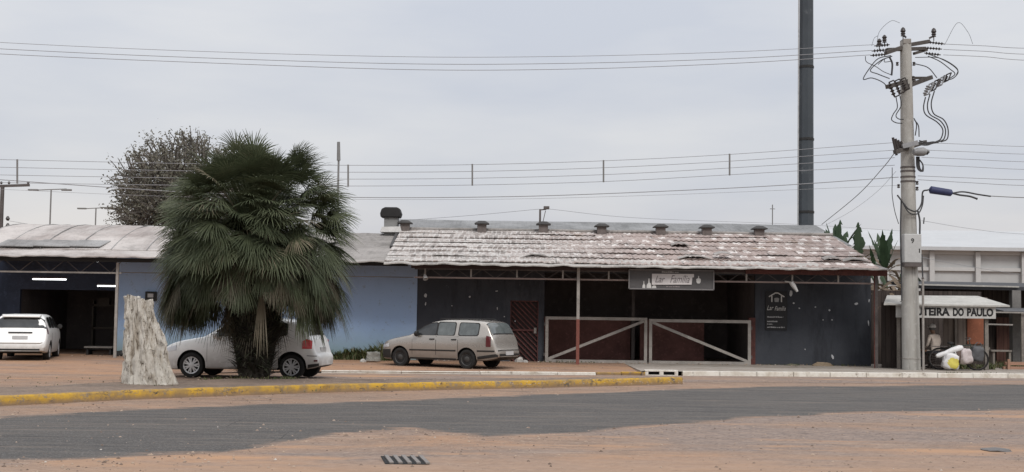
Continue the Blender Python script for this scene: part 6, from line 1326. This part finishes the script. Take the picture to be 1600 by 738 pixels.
body = skinned('body', nd, ed_, man, [MAT_SKIN, MAT_SHIRT, MAT_TROUS, MAT_TRIM], pick)
b = MB(); b.lathe((0, .125, 1.27), [(.104, -.005), (.108, .02), (.102, .06), (.075, .098), (.03, .115), (.002, .117)], 20); b.prism([(-.07, .20, 1.285), (.07, .20, 1.285), (.055, .29, 1.275), (0, .31, 1.27), (-.055, .29, 1.275)], (0, 0, .012)); b.build('cap', plain('off_white_cap', (.55, .53, .50), .9, var=.15), man, smooth=True, keep=True)
b = MB(); b.lathe((0, .118, 1.22), [(.085, -.03), (.098, .0), (.102, .045), (.098, .05)], 18); b.build('hair', plain('grey_hair', (.12, .115, .11), .9), man, smooth=True, keep=True)
for s_ in (-1, 1): MB().lathe((s_ * .033, .208, 1.262), [(.002, -.012), (.010, -.006), (.010, .006), (.002, .012)], 8).build('eye', plain('eye_white', (.5, .48, .45), .3, var=0), man, smooth=True, keep=True)
b = MB(); b.tube([(-.025, .212, 1.195), (0, .219, 1.193), (.025, .212, 1.195)], .006, 6); b.build('lips', plain('lip_skin', (.20, .085, .065), .6, var=0), man, keep=True)
crt = thing('crate', (hp.x, 39.65, ground), 'dark wooden crate the man in the white cap is sitting on', 'crate'); crt.rotation_euler = (0, 0, R(28)); b = MB()
for z in (.02, .14, .26, .37): b.box((-.20, -.17, z), (.20, -.15, z + .08)); b.box((-.20, .15, z), (.20, .17, z + .08)); b.box((-.20, -.15, z), (-.18, .15, z + .08)); b.box((.18, -.15, z), (.20, .15, z + .08))
b.build('slats', MAT_BRDD, crt, keep=True); MB().box((-.21, -.18, .455), (.21, .18, .48)).build('lid', MAT_BRDD, crt, keep=True)

# ------------------------------------------------------------------ bicycle loaded with shopping bags
bp = P(1497, 577, 38.95); bk = thing('bicycle', (bp.x, 38.95, ground), 'dark bicycle loaded with plastic bags leaning in front of the stall', 'bicycle'); bk.rotation_euler = (R(4), 0, R(-14))
for x in (-.52, .54):
    wt = bpy.data.objects.new('wheel', None); COL.objects.link(wt); wt.parent = bk; wt.location = (x, 0, .335)
    b = MB(); b.lathe((0, 0, 0), [(.30, -.02), (.335, -.018), (.345, 0), (.335, .018), (.30, .02)], 32, (0, 1, 0), closed=True); b.build('tyre', MAT_TYRE, wt, smooth=True, keep=True)
    b = MB(); b.lathe((0, 0, 0), [(.30, -.012), (.30, .012), (.285, .012), (.285, -.012), (.30, -.012)], 32, (0, 1, 0), closed=True); b.build('rim', MAT_DIMSTEEL, wt, keep=True)
    b = MB()
    for i in range(18): a = 2 * math.pi * i / 18; b.bar((0, .02 * (1 if i % 2 else -1), 0), (math.cos(a) * .29, 0, math.sin(a) * .29), .005)
    b.lathe((0, 0, 0), [(.025, -.04), (.025, .04)], 10, (0, 1, 0)); b.build('spokes', MAT_DIMSTEEL, wt, keep=True)
MAT_BIKE = plain('dark_green_bike_paint', (.035, .05, .04), .5, var=.3); b = MB(); BB = (-.08, 0, .30)
for p, q in ((BB, (-.2, 0, .78)), (BB, (.36, 0, .66)), ((-.19, 0, .72), (.34, 0, .76)), ((-.52, 0, .335), BB), ((-.52, 0, .335), (-.18, 0, .68))): b.tube([p, q], .017, 8)
b.build('frame', MAT_BIKE, bk, smooth=True, keep=True)
MB().tube([(.54, 0, .335), (.40, 0, .60), (.33, 0, .84), (.31, 0, .95)], .017, 8).build('fork', MAT_BIKE, bk, smooth=True, keep=True); MB().tube(spline([(.22, -.28, .93), (.34, -.2, .97), (.33, 0, .95), (.34, .2, .97), (.22, .28, .93)], 5), .013, 8).build('handlebar', MAT_DIMSTEEL, bk, smooth=True, keep=True)
b = MB(); b.lathe((-.22, 0, .80), [(.02, -.03), (.10, .0), (.095, .04), (.02, .055)], 14); b.build('saddle', MAT_TRIM, bk, smooth=True, keep=True); MB().box((-.75, -.07, .70), (-.3, .07, .715)).build('carrier', MAT_DIMSTEEL, bk, keep=True)
b = MB(); b.lathe(BB, [(.09, -.03), (.09, -.02)], 18, (0, 1, 0)); b.bar((-.08, -.05, .30), (-.0, -.05, .16), .02); b.bar((-.08, .05, .30), (-.16, .05, .44), .02); b.build('crank', MAT_DIMSTEEL, bk, keep=True); MB().box((-.06, -.13, .14), (.05, -.05, .165)).build('pedal', MAT_TRIM, bk, keep=True)
def bag(px, py, Y, r, mat, label, seed, rot=0.0, top=True, patch=None):
    r = tuple(v * 1.28 for v in r); p = P(px, py, Y); t = thing('shopping_bag', p, label, 'bag', 'bags hanging on the bicycle'); t.rotation_euler = (0, rot, R(random.uniform(-20, 20)))
    bm = bmesh.new(); bmesh.ops.create_icosphere(bm, subdivisions=4, radius=1)
    for v in bm.verts:
        c = v.co; m_ = max(abs(c.x), abs(c.y) * .9, abs(c.z)); c = c.lerp(c / m_ * .9, .55); u = (c.z + 1) / 2; c.x *= 1.0 - .28 * u + .1 * nz1(c.z * 2 + seed, 1); n_ = 1 + .16 * nz1(c.x * 1.7 + seed, c.y * 1.7, c.z * 1.7) + .11 * abs(nz1(c.x * 4 + seed, c.y * 4, c.z * 2.5)); v.co = Vector((c.x * r[0] * n_, c.y * r[1] * n_, c.z * r[2] * n_))
    me = bpy.data.meshes.new('sack'); bm.to_mesh(me); bm.free(); me.materials.append(mat); me.polygons.foreach_set('use_smooth', [True] * len(me.polygons)); o = bpy.data.objects.new('sack', me); COL.objects.link(o); o.parent = t
    if patch: 
        me.materials.append(patch)
        for q in me.polygons:
            if q.center.y < -.2 * r[1] and ((q.center.x - .2 * r[0]) / (.62 * r[0])) ** 2 + ((q.center.z + .15 * r[2]) / (.62 * r[2])) ** 2 < 1 + .5 * nz1(q.center.x * 14, q.center.z * 14): q.material_index = 1
    if top:
        b = MB()
        for s_ in (-1, 1): b.tube(spline([(s_ * r[0] * .5, -.02, r[2] * .8), (s_ * r[0] * .3, -.01, r[2] * 1.25), (s_ * .02, 0, r[2] * 1.42)], 4), .014, 6)
        b.build('handle', mat, t, keep=True)
    return t
MAT_BAGW = plain('white_plastic_bag', (.62, .61, .60), .45, var=.12, scale=4, bump=.3); MAT_BAGD = plain('dark_grey_bag', (.085, .085, .09), .6, var=.25, scale=4); MAT_BAGY = plain('yellow_print', (.58, .50, .10), .5, var=.2, scale=8); MAT_BAGP = plain('pinkish_white_bag', (.50, .44, .43), .5, var=.2, scale=4); MAT_BAGB = plain('brown_bag', (.14, .10, .085), .8, var=.3)
bag(1485, 565, 38.6, (.23, .13, .20), MAT_BAGW, 'white plastic bag with a yellow print hanging lowest on the bicycle', 3, .15, True, MAT_BAGY); bag(1509, 557, 38.65, (.17, .12, .19), MAT_BAGP, 'pinkish white plastic bag in the middle of the bicycle load', 6, -.12, False); bag(1498, 555, 38.72, (.13, .10, .18), MAT_BAGB, 'brown bag squeezed between the two white bags', 8, 0); bag(1526, 553, 38.75, (.19, .13, .19), MAT_BAGD, 'dark grey bag at the right end of the bicycle load', 11, .2)
a, c = P(1463, 557, 38.62), P(1504, 543, 38.68); t = thing('rolled_sheet', a, 'white rolled plastic sheet slanting across the loaded bicycle', 'roll'); MB().tube([a, a.lerp(c, .1), a.lerp(c, .35), a.lerp(c, .6) + Vector((0, 0, .02)), a.lerp(c, .9), c], [.045, .075, .07, .085, .10, .06], 12).build('sheet', MAT_BAGW, t, smooth=True)
